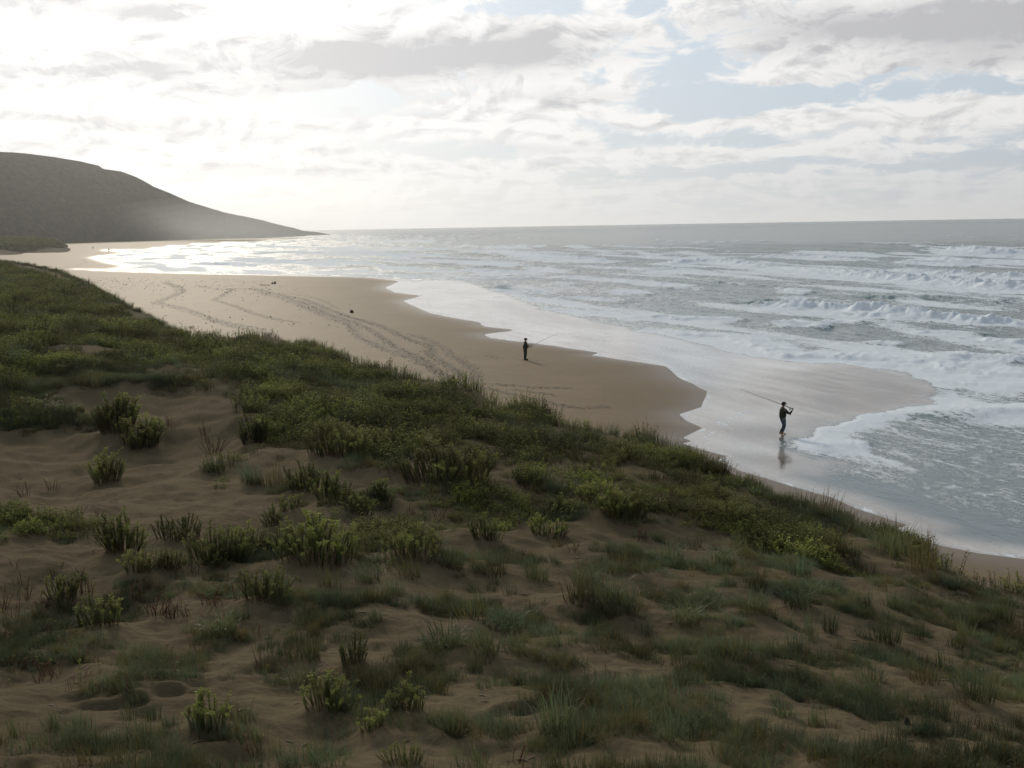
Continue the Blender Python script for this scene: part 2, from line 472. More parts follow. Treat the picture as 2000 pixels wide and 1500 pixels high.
# ------------------------------------------------------------------ beach
TRAILS = [([(321, 550), (352, 564), (352, 572), (321, 585), (310, 592), (345, 600), (380, 611), (405, 620), (447, 632), (496, 641), (512, 646)], 7, .55), ([(405, 620), (419, 628), (457, 639), (496, 646), (530, 652)], 2, .3),
 ([(384, 558), (429, 565), (454, 564), (433, 578), (419, 586), (440, 592), (471, 602), (496, 613), (538, 623), (580, 630)], 5, .5),
 ([(454, 564), (496, 565), (524, 574), (566, 585), (604, 602), (632, 613), (678, 632), (692, 649), (709, 662), (748, 681), (790, 695), (832, 712), (867, 733), (895, 749), (947, 761)], 4, .45),
 ([(552, 576), (601, 586), (643, 604), (681, 618), (737, 634), (779, 653), (811, 667), (842, 677), (842, 695), (874, 712), (902, 733), (926, 748)], 4, .4),
 ([(496, 562), (560, 580), (604, 595), (640, 612), (681, 625), (720, 642), (751, 663), (779, 681), (818, 698), (853, 723), (880, 742)], 4, .4),
 ([(500, 572), (540, 582), (590, 600), (640, 622), (690, 634)], 1, .15),
 ([(560, 572), (620, 584), (664, 605)], 1, .15), ([(660, 612), (720, 632), (752, 637)], 1, .2),
 ([(800, 653), (832, 663), (867, 681), (877, 693), (891, 700), (926, 723), (926, 744)], 2, .3),
 ([(735, 742), (864, 746), (924, 750), (959, 750), (1004, 753), (1050, 757), (1106, 758)], 2, .3), ([(920, 752), (945, 757), (1001, 771), (1050, 781), (1095, 792), (1134, 797), (1186, 795)], 2, .25),
 ([(997, 760), (1050, 767), (1085, 774)], 1, .15), ([(945, 693), (969, 699), (975, 700)], 1, .1), ([(1010, 703), (1040, 704), (1060, 705)], 1, .1),
 ([(1830, 1112), (1870, 1122), (1905, 1131), (1940, 1139), (1970, 1148), (2010, 1158)], 1, .12), ([(1850, 1135), (1890, 1147), (1960, 1160), (2020, 1172)], 1, .2),
 ([(162, 507), (168, 513), (150, 519), (128, 524)], 1, .3), ([(75, 506), (95, 504)], 2, .6), ([(200, 545), (260, 552), (330, 556), (380, 560), (470, 556)], 1, .8), ([(250, 540), (400, 545), (480, 552)], 1, 1.2)]
dt, _ = polydist(GX, GY, CREST)
DT = np.where(inside(GX, GY, DUNE_POLY), dt, -dt)
TR = np.zeros(len(GX))
TRK = np.where((GR > 20) & (GR < 420) & (S_ > 2) & (np.abs(np.degrees(np.arctan2(GX, GY))) < 33))[0]
for pts_, wk_, jit_ in TRAILS:
    L_ = smooth_line(on_beach_many(pts_)[:, :2], 4)
    xx, yy = GX[TRK], GY[TRK]
    lo_ = L_.min(0) - 4; hi_ = L_.max(0) + 4
    k_ = TRK[(xx > lo_[0]) & (xx < hi_[0]) & (yy > lo_[1]) & (yy < hi_[1])]
    d_, _ = polydist(GX[k_] + .5 * perlin(GX[k_] * .6, GY[k_] * .3, 501), GY[k_], L_)
    wd = .22 + jit_ * (.75 if wk_ > 1 else .5)
    TR[k_] = np.maximum(TR[k_], np.exp(-(d_ / wd) ** 2) * (.55 + .07 * wk_))
keepv = (S_ > -9) & ~((DT > 9) & (GR < 3000)) & (GR < 3000)
kf = keepv[GF].any(1)
wetv = np.exp(-np.maximum(S_ - 0.3, 0) / (2.2 + 1.2 * perlin(GX * 0.09, GY * 0.09, 3))) * (S_ > -1e9)
bz = BZ.copy()
Vb, Fb, Ab = compact(np.stack([GX, GY, bz], 1), GF[kf], {'wet': np.clip(wetv, 0, 1), 'track': np.clip(TR, 0, 1)})
tag(link('beach', mesh_np('beach', Vb, Fb, M_BEACH, True, Ab)), kind='structure')

# ------------------------------------------------------------------ sea
BREAK = [  # pixel trace of a crest, height in metres, foam along it, width seaward, width shoreward, foam reach
 ([(1360, 587), (1440, 594), (1500, 598), (1570, 603), (1640, 607), (1700, 613), (1760, 618), (1850, 626), (1930, 631), (2010, 634), (2200, 646)], 1.35, [0, 0, .15, 1, .9, .9, .35, 1, 1, 1, 1], 3.0, 1.0, 2.2),
 ([(1640, 577), (1690, 580), (1740, 583), (1790, 584), (1840, 584), (1890, 586)], 0.7, [.1, .1, .15, .25, .15, .1], 3.0, 1.3, 1.2),
 ([(1920, 593), (1960, 591), (2010, 590), (2150, 594)], 0.6, [.2, .25, .3, .4], 2.6, 1.0, 1.0),
 ([(1480, 519), (1580, 530), (1700, 541), (1800, 549), (1880, 557), (1950, 563), (2050, 566), (2200, 570)], 1.5, [.8, .9, 1, 1, 1, 1, 1, 1], 6.0, 2.0, 7.0),
 ([(1700, 528), (1800, 534), (1900, 541), (2010, 545), (2200, 549)], 1.2, [.7, 1, 1, 1, 1], 5.0, 2.0, 5.0),
 ([(1300, 518), (1345, 514), (1400, 514), (1450, 518), (1510, 523)], 1.5, [.6, 1, 1, 1, .8], 5.0, 1.6, 4.0),
 ([(1450, 503), (1540, 503), (1620, 506), (1690, 509)], 1.4, [.7, 1, 1, .7], 5.0, 1.8, 5.0),
 ([(1830, 491), (1870, 492), (1915, 496), (1950, 497), (2030, 497), (2200, 498)], 2.2, [.9, 1, 1, .5, .8, 1], 7.0, 2.2, 6.0),
 ([(1765, 516), (1830, 513), (1905, 514)], 1.1, [.8, 1, .6], 5.0, 1.8, 4.0),
 ([(880, 524), (940, 520), (1000, 519), (1060, 520.5), (1120, 523)], 0.5, [.3, .5, .35, .3, .5], 5.0, 2.0, 2.0),
 ([(900, 529), (960, 531), (1060, 533)], 0.5, [.7, 1, .7], 4.0, 1.4, 3.0),
 ([(560, 538), (720, 538.5), (850, 541), (950, 544), (1060, 542), (1160, 544)], 0.38, [.2, .5, .6, .6, .7, .6], 3.0, 0.9, 1.5),
 ([(1060, 539), (1180, 546), (1300, 556), (1360, 562)], 0.5, [.6, .9, .9, .5], 3.0, 1.0, 2.5),
 ([(900, 494), (950, 491), (1010, 495), (1060, 501), (1130, 506), (1210, 508)], 1.3, [.7, 1, 1, .8, .9, .6], 5.0, 2.0, 5.0),
 ([(745, 471), (790, 469), (860, 475)], 1.8, [.9, 1, .6], 9.0, 3.0, 8.0),
 ([(640, 488), (760, 486), (850, 489)], 1.2, [.6, .9, .7], 8.0, 2.5, 6.0),
 ([(480, 497), (560, 494), (700, 497), (800, 501)], 1.0, [.6, .9, .9, .6], 7.0, 2.0, 5.0),
 ([(1295, 475), (1340, 474), (1380, 475)], 1.2, [.7, 1, .6], 7.0, 2.0, 4.0),
 ([(1230, 530), (1300, 529), (1380, 530)], 0.6, [.5, .8, .4], 4.0, 1.2, 2.0),
 ([(1020, 602), (1060, 604), (1110, 607), (1180, 613), (1270, 622)], 0.22, [.3, .7, .8, .8, .6], 2.0, 0.45, 2.0),
 ([(1200, 620), (1300, 622), (1360, 624), (1480, 625)], 0.4, [.7, 1, 1, .5], 2.5, 0.7, 2.0),
 ([(1180, 636), (1260, 645), (1340, 655), (1430, 661), (1480, 680), (1524, 697), (1600, 698), (1685, 702), (1818, 711), (1877, 728), (2000, 735), (2200, 748)], 0.34, [.3, .6, .6, .7, 1, 1, 1, 1, 1, 1, 1, 1], 3.5, 0.5, 5.0),
 ([(1600, 707), (1700, 713), (1760, 715)], 0.10, [.5, .6, .4], 1.2, 0.3, 1.0),
 ([(1850, 708), (1880, 697), (1930, 700), (2000, 708)], 0.5, [.7, .9, .9, .9], 2.0, 0.8, 2.0),
 ([(1765, 742), (1830, 748), (1900, 750), (2000, 757), (2200, 770)], 0.14, [.3, .6, .6, .7, .7], 1.5, 0.35, 1.4),
 ([(2200, 795), (1965, 797), (1790, 801), (1737, 806), (1685, 816), (1650, 829), (1618, 836), (1597, 856), (1524, 869)], 0.13, [.5, .5, .55, .6, .65, .7, .7, .6, .4], 1.8, 0.2, 0.3),
 ([(1814, 830), (1860, 817), (1912, 809), (2000, 803), (2200, 800)], 0.38, [.2, .3, .3, .5, .5], 2.2, 1.2, 1.4),
 ([(1597, 887), (1622, 874), (1667, 869), (1720, 872)], 0.18, [.6, .7, .6, .4], 1.2, 0.8, 1.2),
 ([(1515, 643), (1560, 630), (1600, 642)], 0.55, [.6, .5, .5], 2.0, 1.0, 1.6),
 ([(1700, 672), (1730, 670), (1770, 676)], 0.35, [.5, .8, .3], 1.5, 0.7, 1.0),
 ([(1300, 567), (1350, 563), (1400, 570)], 0.5, [.3, .5, .2], 3.0, 1.2, 1.6),
 ([(1500, 563), (1545, 566), (1580, 568)], 0.5, [.2, .5, .2], 2.4, 1.0, 1.2),
]
NB = len(BREAK)
for i in range(44):                                # long thin lines of white water in the outer surf
    px = random.uniform(420, 2080); hy = 443 - (px - 1000) * 0.017
    yy = hy + random.choice((36, 44, 54, 62, 72, 84)) * random.uniform(.9, 1.1) * (1.0 if px > 900 else .75)
    L_ = random.uniform(50, 170); tilt_ = .05
    BREAK.append(([(px - L_, yy - L_ * tilt_), (px - L_ * .3, yy + random.uniform(-2, 1)), (px + L_ * .3, yy + random.uniform(-1, 2)), (px + L_, yy + L_ * tilt_)], random.uniform(.4, 1.0), [random.uniform(.1, .6), random.uniform(.6, 1), random.uniform(.6, 1), random.uniform(.1, .6)], random.uniform(2.5, 5), 1.4, random.uniform(1.5, 4)))
for i in range(70):                                # lesser crests between the traced ones
    px = random.uniform(760, 2050); hy = 443 - (px - 1000) * 0.017
    yy = hy + random.uniform(38, 260) * (0.35 + 0.65 * (px - 700) / 1300)
    if px < 1300 and yy > 590: continue
    if px < 1900 and 690 < yy: continue
    L_ = random.uniform(30, 95)
    BREAK.append(([(px - L_, yy - L_ * .06), (px, yy - random.uniform(0, 2)), (px + L_, yy + L_ * .06)], random.uniform(.18, .5), [random.uniform(0, .5), random.uniform(.1, .9), random.uniform(0, .5)], 2.2, 0.9, 1.2))
rs = np.concatenate([rows_from(lambda r: min(r * r * 0.95 / 11144, 0.42 if r < 170 else (0.62 if r < 260 else (1.3 if r < 480 else 1e9))), 17.0, 1300.0), np.geomspace(1420, 4000, 12)])
GX, GY, GF = polar_grid(rs, azimuths(800, 32))
GR = np.hypot(GX, GY)
S_ = shore_sd(GX, GY)
keep = (S_ < 1.5)
kf = keep[GF].any(1)
idx = np.unique(GF[kf])
x, y, rr = GX[idx], GY[idx], GR[idx]
off = -S_[idx]
ramp = sstep(6, 60, off)
deep = sstep(60, 220, off)
lod = 1 / (1 + (rr / 900.0) ** 2)
h = np.zeros(len(idx))
wx = x + 3 * perlin(x * .05, y * .05, 71); wy = y + 3 * perlin(x * .05, y * .05, 72)
cd = np.array([0.92, 0.38])                       # seaward
u = wx * cd[0] + wy * cd[1]; v = -wx * cd[1] + wy * cd[0]
swell = np.sin(u * 2 * np.pi / 34 + 2.5 * perlin(v * .012, u * .012, 73)) * (0.5 + 0.5 * perlin(v * .02, u * .02, 74))
h += ramp * 0.35 * swell * (0.5 + deep)
h += sstep(3, 30, off) * (0.16 * fbm(u * .28, v * .10, 4, 75, .55) + 0.10 * fbm(u * .9, v * .45, 3, 79, .55) * np.clip(400 / rr, .3, 1))
h += deep * 0.45 * fbm(u * .06, v * .025, 3, 83)
foam = (0.54 + 0.12 * (1 - sstep(8, 16, off))) * sstep(0.5, 4.5, off) * (1 - 0.75 * sstep(150, 260, off)) + 0.0 * deep
foam *= 0.75 + 0.5 * perlin(u * .05, v * .03, 91)
foam += 0.30 * sstep(0.0, 0.4, perlin(u * .14, v * .025, 92)) * sstep(2, 8, off) * (1 - sstep(170, 260, off))
foam -= 0.10 * sstep(260, 420, off)
teal = np.zeros(len(idx))
for (pts, amp, fm, ws, wsh, reach) in BREAK:
    L = smooth_line([at2(a, b) for a, b in pts], 5)
    fmL = np.interp(np.linspace(0, len(pts) - 1, len(L)), np.arange(len(pts)), fm)
    lo = L.min(0) - 26; hi = L.max(0) + 26
    m = (x > lo[0]) & (x < hi[0]) & (y > lo[1]) & (y < hi[1])
    if not m.any(): continue
    k = np.where(m)[0]
    X_, Y_ = x[k], y[k]
    # ragged crest
    rg_ = min(1.2, .45 * ws); X2 = X_ + rg_ * fbm(X_ * .32, Y_ * .32, 3, 95); Y2 = Y_ + rg_ * fbm(X_ * .32, Y_ * .32, 3, 96)
    d, par = polydist(X2, Y2, L)
    i0 = np.clip(par.astype(int), 0, len(L) - 2)
    tg = L[i0 + 1] - L[i0]
    side = np.sign(tg[:, 0] * (Y2 - L[i0, 1]) - tg[:, 1] * (X2 - L[i0, 0]))   # >0 on the far/seaward side for left-to-right traces
    e = np.minimum(par, len(L) - 1 - par) / (len(L) - 1)
    endt = sstep(0, 0.22, e)
    am = amp * endt * (0.72 + 0.5 * perlin(par * 0.9, par * 0 + amp * 7, 97))
    prof = np.where(side > 0, np.exp(-(d / ws) ** 2), np.exp(-(d / wsh) ** 2))
    f_ = np.interp(par, np.arange(len(L)), fmL)
    prof = prof * (1 - .25 * f_) + .25 * f_ * np.where(side > 0, np.exp(-(d / (ws * 1.3)) ** 2), np.exp(-(d / (wsh * 2.4)) ** 2))
    bil = np.abs(perlin(X_ * .55, Y_ * .55, 98)) * 1.1 + np.abs(perlin(X_ * 1.3, Y_ * 1.3, 99)) * .8 + np.abs(perlin(X_ * 2.9, Y_ * 2.9, 100)) * .4
    lump = (0.72 + .28 * f_) + f_ * (bil * .62 - .34)
    h[k] += am * prof * lump + f_ * endt * np.exp(-(d / (reach + ws * .5)) ** 2) * (.10 * fbm(X_ * 1.8, Y_ * 1.8, 3, 101)) * min(1, amp)
    fr = np.where(side > 0, np.exp(-(d / (ws * 0.8)) ** 2), np.exp(-(d / (reach * 1.2)) ** 2))
    foam[k] = foam[k] * (1 - 0.75 * prof * (1 - f_) * endt) + f_ * endt * fr * 0.95
    teal[k] = np.maximum(teal[k], prof * endt * (1 - f_) * min(1, amp))
# film of swash on the sand
FILM = [(720, 541), (790, 546), (900, 548), (1000, 578), (1060, 603), (1150, 625), (1250, 645), (1340, 664), (1450, 690), (1530, 704), (1640, 708), (1760, 722), (1830, 750), (1835, 792), (1690, 812), (1640, 828), (1590, 852), (1525, 868),
        (1600, 892), (1650, 905), (1560, 930), (1600, 950), (1720, 990), (1800, 1015), (1880, 1060), (2000, 1075), (2000, 1110), (1750, 1060), (1500, 960), (1300, 870), (1250, 720), (900, 660), (700, 560)]
FW = np.array([at2(a, b) for a, b in FILM])
fd, _ = polydist(x, y, FW, True)
fin = np.where(inside(x, y, FW), fd, -fd)
film = sstep(-1.0, 1.6, fin + 0.8 * fbm(x * .35, y * .2, 3, 105))
film = np.maximum(film, 1 - sstep(0.2, 2.2, off))
SHEEN = [[(930, 585), (1010, 590), (1090, 610), (1190, 640), (1120, 640), (1000, 615)], [(1540, 728), (1620, 712), (1700, 714), (1800, 738), (1842, 775), (1760, 800), (1690, 808), (1600, 806), (1570, 770)],
         [(1420, 835), (1560, 815), (1650, 812), (1590, 852), (1525, 866), (1450, 860)], [(1420, 890), (1560, 893), (1630, 903), (1540, 912), (1450, 905)], [(940, 552), (1010, 556), (1030, 572), (960, 570)]]
sheen = np.zeros(len(idx))
for P_ in SHEEN:
    Pw = np.array([at2(a, b) for a, b in P_]); d, _ = polydist(x, y, Pw, True)
    sheen = np.maximum(sheen, sstep(-2.2, 2.6, np.where(inside(x, y, Pw), d, -d) + 1.6 * fbm(x * .25, y * .12, 3, 106)))
foam = foam * (1 - film) + film * (0.16 + 0.30 * fbm(x * .35, y * .2, 4, 107)) * (1 - 0.92 * sheen)
streak = fbm(u * .55, v * .10, 3, 112)
sheen = sheen * .8
froth_glare = film * (1 - sheen) * np.clip(0.55 + 0.55 * fbm(x * .16, y * .07, 3, 110) + 0.55 * streak, .1, 1)  # thin froth plus the mirrored bright sky, painted as a whitish film
lines_ = sstep(.80, .97, np.sin(off * 1.15 + 4.5 * perlin(x * .12, y * .06, 113) + 1.2 * perlin(x * .5, y * .25, 114))) * sstep(.0, .5, fbm(x * .22, y * .1, 2, 115) + .2)
foam = np.maximum(foam, film * (1 - .7 * sheen) * lines_ * .46)
edge = np.exp(-((off - 0.2) / 0.22) ** 2) * 0.38
foam = np.clip(foam + edge * (0.6 + perlin(x * .8, y * .8, 108)), 0, 1)
h = h * (1 - 0.9 * film)
h += film * (0.010 * fbm(u * 1.1, v * .45, 3, 109) + .012 * streak)
h = np.where(off < 0, 0.0, h * sstep(0, 3, off))
# a thin sheet thickens a little at its leading edge
h += 0.012 * sstep(0.0, 0.25, off) * film
zsea = np.zeros(len(GX)); zsea[idx] = h
full_ = lambda a: (lambda q: (q.__setitem__(idx, a), q)[1])(np.zeros(len(GX)))
Vs, Fs, As = compact(np.stack([GX, GY, zsea], 1), GF[kf], {'foam': full_(foam), 'film': full_(film), 'froth_glare': full_(np.clip(froth_glare, 0, 1)), 'sheen': full_(sheen), 'shallow': full_(1 - sstep(3, 45, off)), 'teal': full_(teal), 'far': full_(sstep(40, 420, rr))})
M_SEA, snt, sbs = mat('sea_water')
c = coord(snt)
cx, cy, cz = sep(snt, c)
su = cx * 0.92 + cy * 0.38; sv = cy * 0.92 - cx * 0.38
cs = comb(snt, su, sv * 0.45, cz)
w1 = noise(snt, cs, 1.3, 5, 0.62, 0.4)
w2 = noise(snt, cs, 5.0, 4, 0.6, 0.3)
lace = noise(snt, comb(snt, su, sv * 0.30, 0.0), 1.0, 10, 0.74, 0.8)
lace2 = noise(snt, comb(snt, su, sv * 0.6, 4.0), 4.5, 6, 0.7, 0.6)
fo = attr(snt, 'foam'); fi = attr(snt, 'film'); sh = attr(snt, 'shallow'); te = attr(snt, 'teal'); she = attr(snt, 'sheen'); fa = attr(snt, 'far')
pat = lace * 0.60 + lace2 * 0.40
th = 0.76 - fo * 0.52
fmask = pat.step(th - 0.055, th + 0.055)
bodyc = mixc(snt, sh, (0.022, 0.078, 0.096), (0.085, 0.150, 0.180))
bodyc = mixc(snt, te, bodyc, (0.095, 0.230, 0.215))
bodyc = mixc(snt, fi, bodyc, mixc(snt, she, (0.125, 0.095, 0.066), (0.075, 0.055, 0.038)))
bodyc = mixc(snt, attr(snt, 'froth_glare') * (0.75 + 0.9 * (lace2 - 0.5)), bodyc, (0.74, 0.735, 0.71))  # bright sky reflection on the swash put into the base colour
colr = mixc(snt, fmask, bodyc, (0.82, 0.88, 0.93))
put(snt, sbs, 'Base Color', colr)
rgh = fi.step(0, 1, 0.13, 0.10) + fa * 0.10
rgh = rgh + (0.75 - rgh) * fmask
put(snt, sbs, 'Roughness', rgh)
put(snt, sbs, 'IOR', fi.step(0.0, 1.0, 1.36, 1.55)); put(snt, sbs, 'Specular IOR Level', fa.step(0.0, 1.0, 0.5, 0.17) * (0.7 + 0.9 * (noise(snt, comb(snt, su * 0.016, sv * 0.005, 2.0), 1.0, 5, 0.65) - 0.12)) + fi * 0.5 - she * 0.55 - te * 0.3)
hh = w1 * 0.6 + w2 * 0.25 + fmask * (0.25 + 0.5 * lace2)
bump(snt, sbs, hh, (1.0 - fi * 0.90) * 0.62, 0.16)
tag(link('sea', mesh_np('sea', Vs, Fs, M_SEA, True, As)), kind='structure')

# ------------------------------------------------------------------ headland
HB = [(-900, 520, 500), (-500, 500, 640), (-200, 486, 760), (0, 478, 850), (100, 480, 880), (200, 476, 930), (330, 473, 990), (440, 471.5, 1060), (550, 468, 1260), (600, 466, 1400), (640, 464.2, 1560), (668, 463.2, 1640)]
HT = [(-900, 330), (-500, 285), (-250, 285), (-100, 288), (0, 296), (30, 297), (60, 300), (100, 306), (150, 314), (192, 322), (200, 328), (235, 334), (265, 345), (300, 364), (335, 378), (370, 394), (410, 406), (450, 416), (500, 427), (540, 437), (570, 444), (590, 450), (620, 453.5), (645, 457.5), (668, 460.5)]
hb = np.array(HB, float); ht = np.array(HT, float)
uu = np.concatenate([np.linspace(-900, 0, 90, endpoint=False), np.linspace(0, 668, 420)])
base_y = np.interp(uu, hb[:, 0], hb[:, 1]); base_d = np.interp(uu, hb[:, 0], hb[:, 2]); top_y = np.interp(uu, ht[:, 0], ht[:, 1])
NV, NBK = 90, 30
Vh = []
for a, by, bd, ty in zip(uu, base_y, base_d, top_y):
    db = ray(a, by); pb = CAMP + db * (bd / math.hypot(db[0], db[1]))
    dtp = ray(a, ty)
    hh0 = max(3.0, (by - ty) / FOC * bd)
    tpd = bd + hh0 * 1.7
    ptp = CAMP + dtp * (tpd / math.hypot(dtp[0], dtp[1]))
    hx = np.array([db[0], db[1], 0]); hx /= np.linalg.norm(hx)
    for k in range(NV + NBK):
        if k < NV:
            t = k / (NV - 1)
            p = pb + (ptp - pb) * t
            p[2] = pb[2] + (ptp[2] - pb[2]) * (t ** 0.86 * (0.94) + 0.06 * sstep(0, .12, np.array(t)))
        else:
            t = (k - NV + 1) / NBK
            p = ptp + hx * hh0 * 2.2 * t
            p[2] = ptp[2] - (ptp[2] + 4) * (t ** 2 * 0.6 + 0.4 * t ** 1.3) * (0.9 if t < 1 else 1.0)
        Vh.append(p)
Vh = np.array(Vh)
q = np.arange(len(Vh)) % (NV + NBK)
amp_h = sstep(0, 14, q) * np.clip((Vh[:, 2]) / 20, 0.12, 1)
gul = 1 - np.abs(perlin(Vh[:, 0] * .018 + .3 * perlin(Vh[:, 1] * .02, Vh[:, 0] * .02, 7), Vh[:, 1] * .004, 211))
nz = -2.2 * np.clip(gul - .75, 0, 1) * 4 + 2.2 * fbm(Vh[:, 0] * .016, Vh[:, 1] * .016 + Vh[:, 2] * .01, 3, 201) + 1.3 * np.maximum(fbm(Vh[:, 0] * .11, Vh[:, 1] * .11, 3, 205), -0.2)
Vh[:, 2] += amp_h * nz * (1 - 0.75 * sstep(NV - 22, NV - 4, q))
Vh[q == 0, 2] -= 1.5
nn = NV + NBK; ii = np.arange(len(uu) - 1)[:, None]; jj = np.arange(nn - 1)[None]
Fh = np.stack([ii * nn + jj, (ii + 1) * nn + jj, (ii + 1) * nn + jj + 1, ii * nn + jj + 1], -1).reshape(-1, 4)
M_HEAD, hnt, hbs = mat('headland_scrub')
c = coord(hnt)
hz_ = sep(hnt, c)[2]
k1 = noise(hnt, c, 0.035, 6, 0.65); k2 = noise(hnt, c, 0.22, 5, 0.7)
ccol = mixc(hnt, k2.step(.35, .65), (0.028, 0.031, 0.016), (0.064, 0.060, 0.034))
ccol = mixc(hnt, (k1 * 0.7 + k2 * 0.3).step(.56, .66) * 0.35, ccol, (0.12, 0.105, 0.07))
rock = (hz_ + (k2 - 0.5) * 8).step(6.0, 1.5) * attr(hnt, 'rock')
ccol = mixc(hnt, rock, ccol, (0.10, 0.085, 0.07))
put(hnt, hbs, 'Base Color', ccol); put(hnt, hbs, 'Roughness', 1.0); put(hnt, hbs, 'Specular IOR Level', 0.05)
bump(hnt, hbs, k2 + noise(hnt, c, 0.8, 4, .6) * .4, 1.0, 2.2)
rockv = np.repeat(sstep(330, 480, uu), nn)
tag(link('headland', mesh_np('headland', Vh, Fh, M_HEAD, True, {'rock': rockv})), kind='structure')

# ------------------------------------------------------------------ vegetation: where things grow
GRP_B = 'sea spurge bushes on the dune'
GRP_R = 'reddish spurge seedlings on bare sand'
GRP_T = 'grass tufts on the dune'
BUSH = [(640, 1402, 112, 88), (795, 1400, 92, 78), (725, 1440, 62, 58), (405, 1437, 92, 88), (785, 1508, 84, 55), (690, 1307, 58, 72), (612, 1108, 195, 100), (808, 1104, 145, 74), (420, 1112, 140, 84),
        (345, 1062, 104, 62), (482, 1090, 84, 62), (235, 1088, 92, 92), (515, 1187, 104, 80), (120, 1182, 72, 58), (190, 1237, 94, 74), (268, 1125, 70, 60), (950, 1063, 76, 56),
        (1070, 1057, 88, 50), (205, 950, 68, 72), (225, 850, 84, 84), (270, 884, 84, 74), (868, 952, 205, 92), (655, 900, 150, 80), (505, 872, 84, 72), (1215, 1020, 105, 82), (1150, 985, 62, 52),
        (566, 1002, 46, 44), (700, 1012, 72, 62), (645, 985, 76, 72), (590, 966, 84, 62), (532, 1032, 52, 46), (1097, 1012, 54, 46), (330, 1120, 60, 50), (550, 1090, 70, 60), (60, 1050, 60, 45), (745, 985, 60, 48),
        (330, 1010, 0, 0), (1010, 1050, 0, 0)]
BUSH = [b for b in BUSH if b[2]]
RED = [(75, 1337, 46, 46), (98, 1322, 58, 62), (155, 1332, 36, 42), (135, 1352, 20, 30), (15, 1302, 30, 42), (8, 1338, 15, 25), (1188, 1332, 22, 36), (1008, 1492, 42, 62), (490, 1482, 54, 64),
       (305, 1203, 36, 52), (405, 1182, 46, 52), (160, 1168, 50, 58), (45, 1150, 40, 40), (20, 1210, 44, 50), (95, 1245, 40, 46), (60, 1260, 26, 30), (340, 1190, 30, 40), (265, 1175, 26, 40), (370, 1205, 30, 36),
       (28, 1110, 22, 34), (115, 1110, 18, 26), (150, 1010, 26, 34), (185, 1010, 20, 24), (45, 970, 30, 34), (100, 960, 26, 30), (1312, 980, 26, 34), (1250, 1060, 34, 34), (1360, 1070, 26, 30), (440, 1160, 34, 40), (0, 1190, 26, 50),
       (225, 1195, 30, 32), (75, 1200, 24, 30), (300, 1300, 14, 20), (258, 1330, 14, 18), (510, 1305, 26, 42), (1120, 1080, 26, 34), (980, 1035, 26, 34), (855, 1015, 32, 40), (800, 1010, 26, 36), (770, 1030, 22, 26), (1345, 1190, 20, 26),
       (415, 890, 32, 50), (330, 840, 30, 36), (400, 850, 26, 30)]
TUFT = [(590, 1290, 112, 62), (592, 1332, 84, 44), (432, 1245, 92, 60), (1130, 1185, 96, 66), (1185, 1188, 100, 74), (1225, 1205, 80, 60), (920, 1222, 112, 62), (990, 1240, 90, 54), (1088, 1432, 122, 86), (1120, 1448, 60, 44), (1437, 1292, 92, 64), (1475, 1200, 84, 56),
        (1555, 1192, 92, 62), (1335, 1222, 92, 52), (1325, 1300, 42, 60), (1462, 1340, 74, 46), (1265, 1418, 62, 44), (645, 1155, 64, 52), (672, 1195, 52, 60), (770, 1165, 60, 44), (865, 1275, 120, 58), (945, 1285, 110, 56),
        (1010, 1335, 52, 36), (735, 1352, 70, 50), (1692, 1185, 42, 44), (1620, 1088, 100, 72), (1800, 1122, 92, 84), (1740, 1090, 110, 74), (1900, 1375, 120, 70), (1805, 1345, 92, 62), (1850, 1405, 62, 60), (1700, 1345, 82, 50), (1955, 1215, 70, 60), (1730, 1262, 82, 60),
        (1580, 1245, 50, 70), (1620, 1240, 44, 50), (1410, 1110, 80, 52), (1310, 1105, 76, 50), (1215, 1110, 60, 50), (1140, 1150, 80, 52), (1045, 1140, 80, 50), (965, 1130, 80, 46), (880, 1120, 80, 50), (800, 1135, 70, 44), (720, 1145, 80, 52),
        (1830, 1150, 36, 48), (2000, 1250, 60, 60), (1880, 1250, 60, 50), (1790, 1250, 50, 46), (1560, 1330, 60, 36), (1630, 1480, 60, 50), (1750, 1460, 70, 44), (1900, 1480, 50, 50), (1530, 1400, 60, 40), (1400, 1480, 70, 40), (1215, 1400, 40, 36), (1160, 1390, 50, 40),
        (1080, 1310, 60, 40), (545, 1170, 70, 44), (250, 1290, 50, 56), (150, 1290, 40, 46), (30, 1440, 60, 70), (110, 1420, 50, 48), (170, 1420, 44, 50), (250, 1400, 44, 50), (300, 1405, 36, 44), (330, 1420, 40, 40), (280, 1490, 90, 56), (350, 1495, 80, 50),
        (560, 1500, 50, 50), (610, 1480, 60, 44), (650, 1500, 70, 50), (20, 770, 60, 46), (80, 810, 80, 46), (130, 815, 60, 30), (40, 720, 60, 50), (410, 925, 60, 26), (940, 1500, 60, 36), (890, 1480, 50, 30), (490, 950, 60, 50), (530, 960, 60, 60),
        (1110, 1260, 50, 40), (1180, 1270, 60, 36), (1260, 1240, 60, 40), (1390, 1250, 50, 36), (1490, 1440, 50, 36), (1590, 1420, 60, 34), (1680, 1400, 50, 36), (1950, 1430, 60, 40), (1990, 1330, 50, 44), (1840, 1305, 60, 44), (1650, 1300, 50, 40), (1560, 1130, 70, 50), (1480, 1150, 60, 40)]
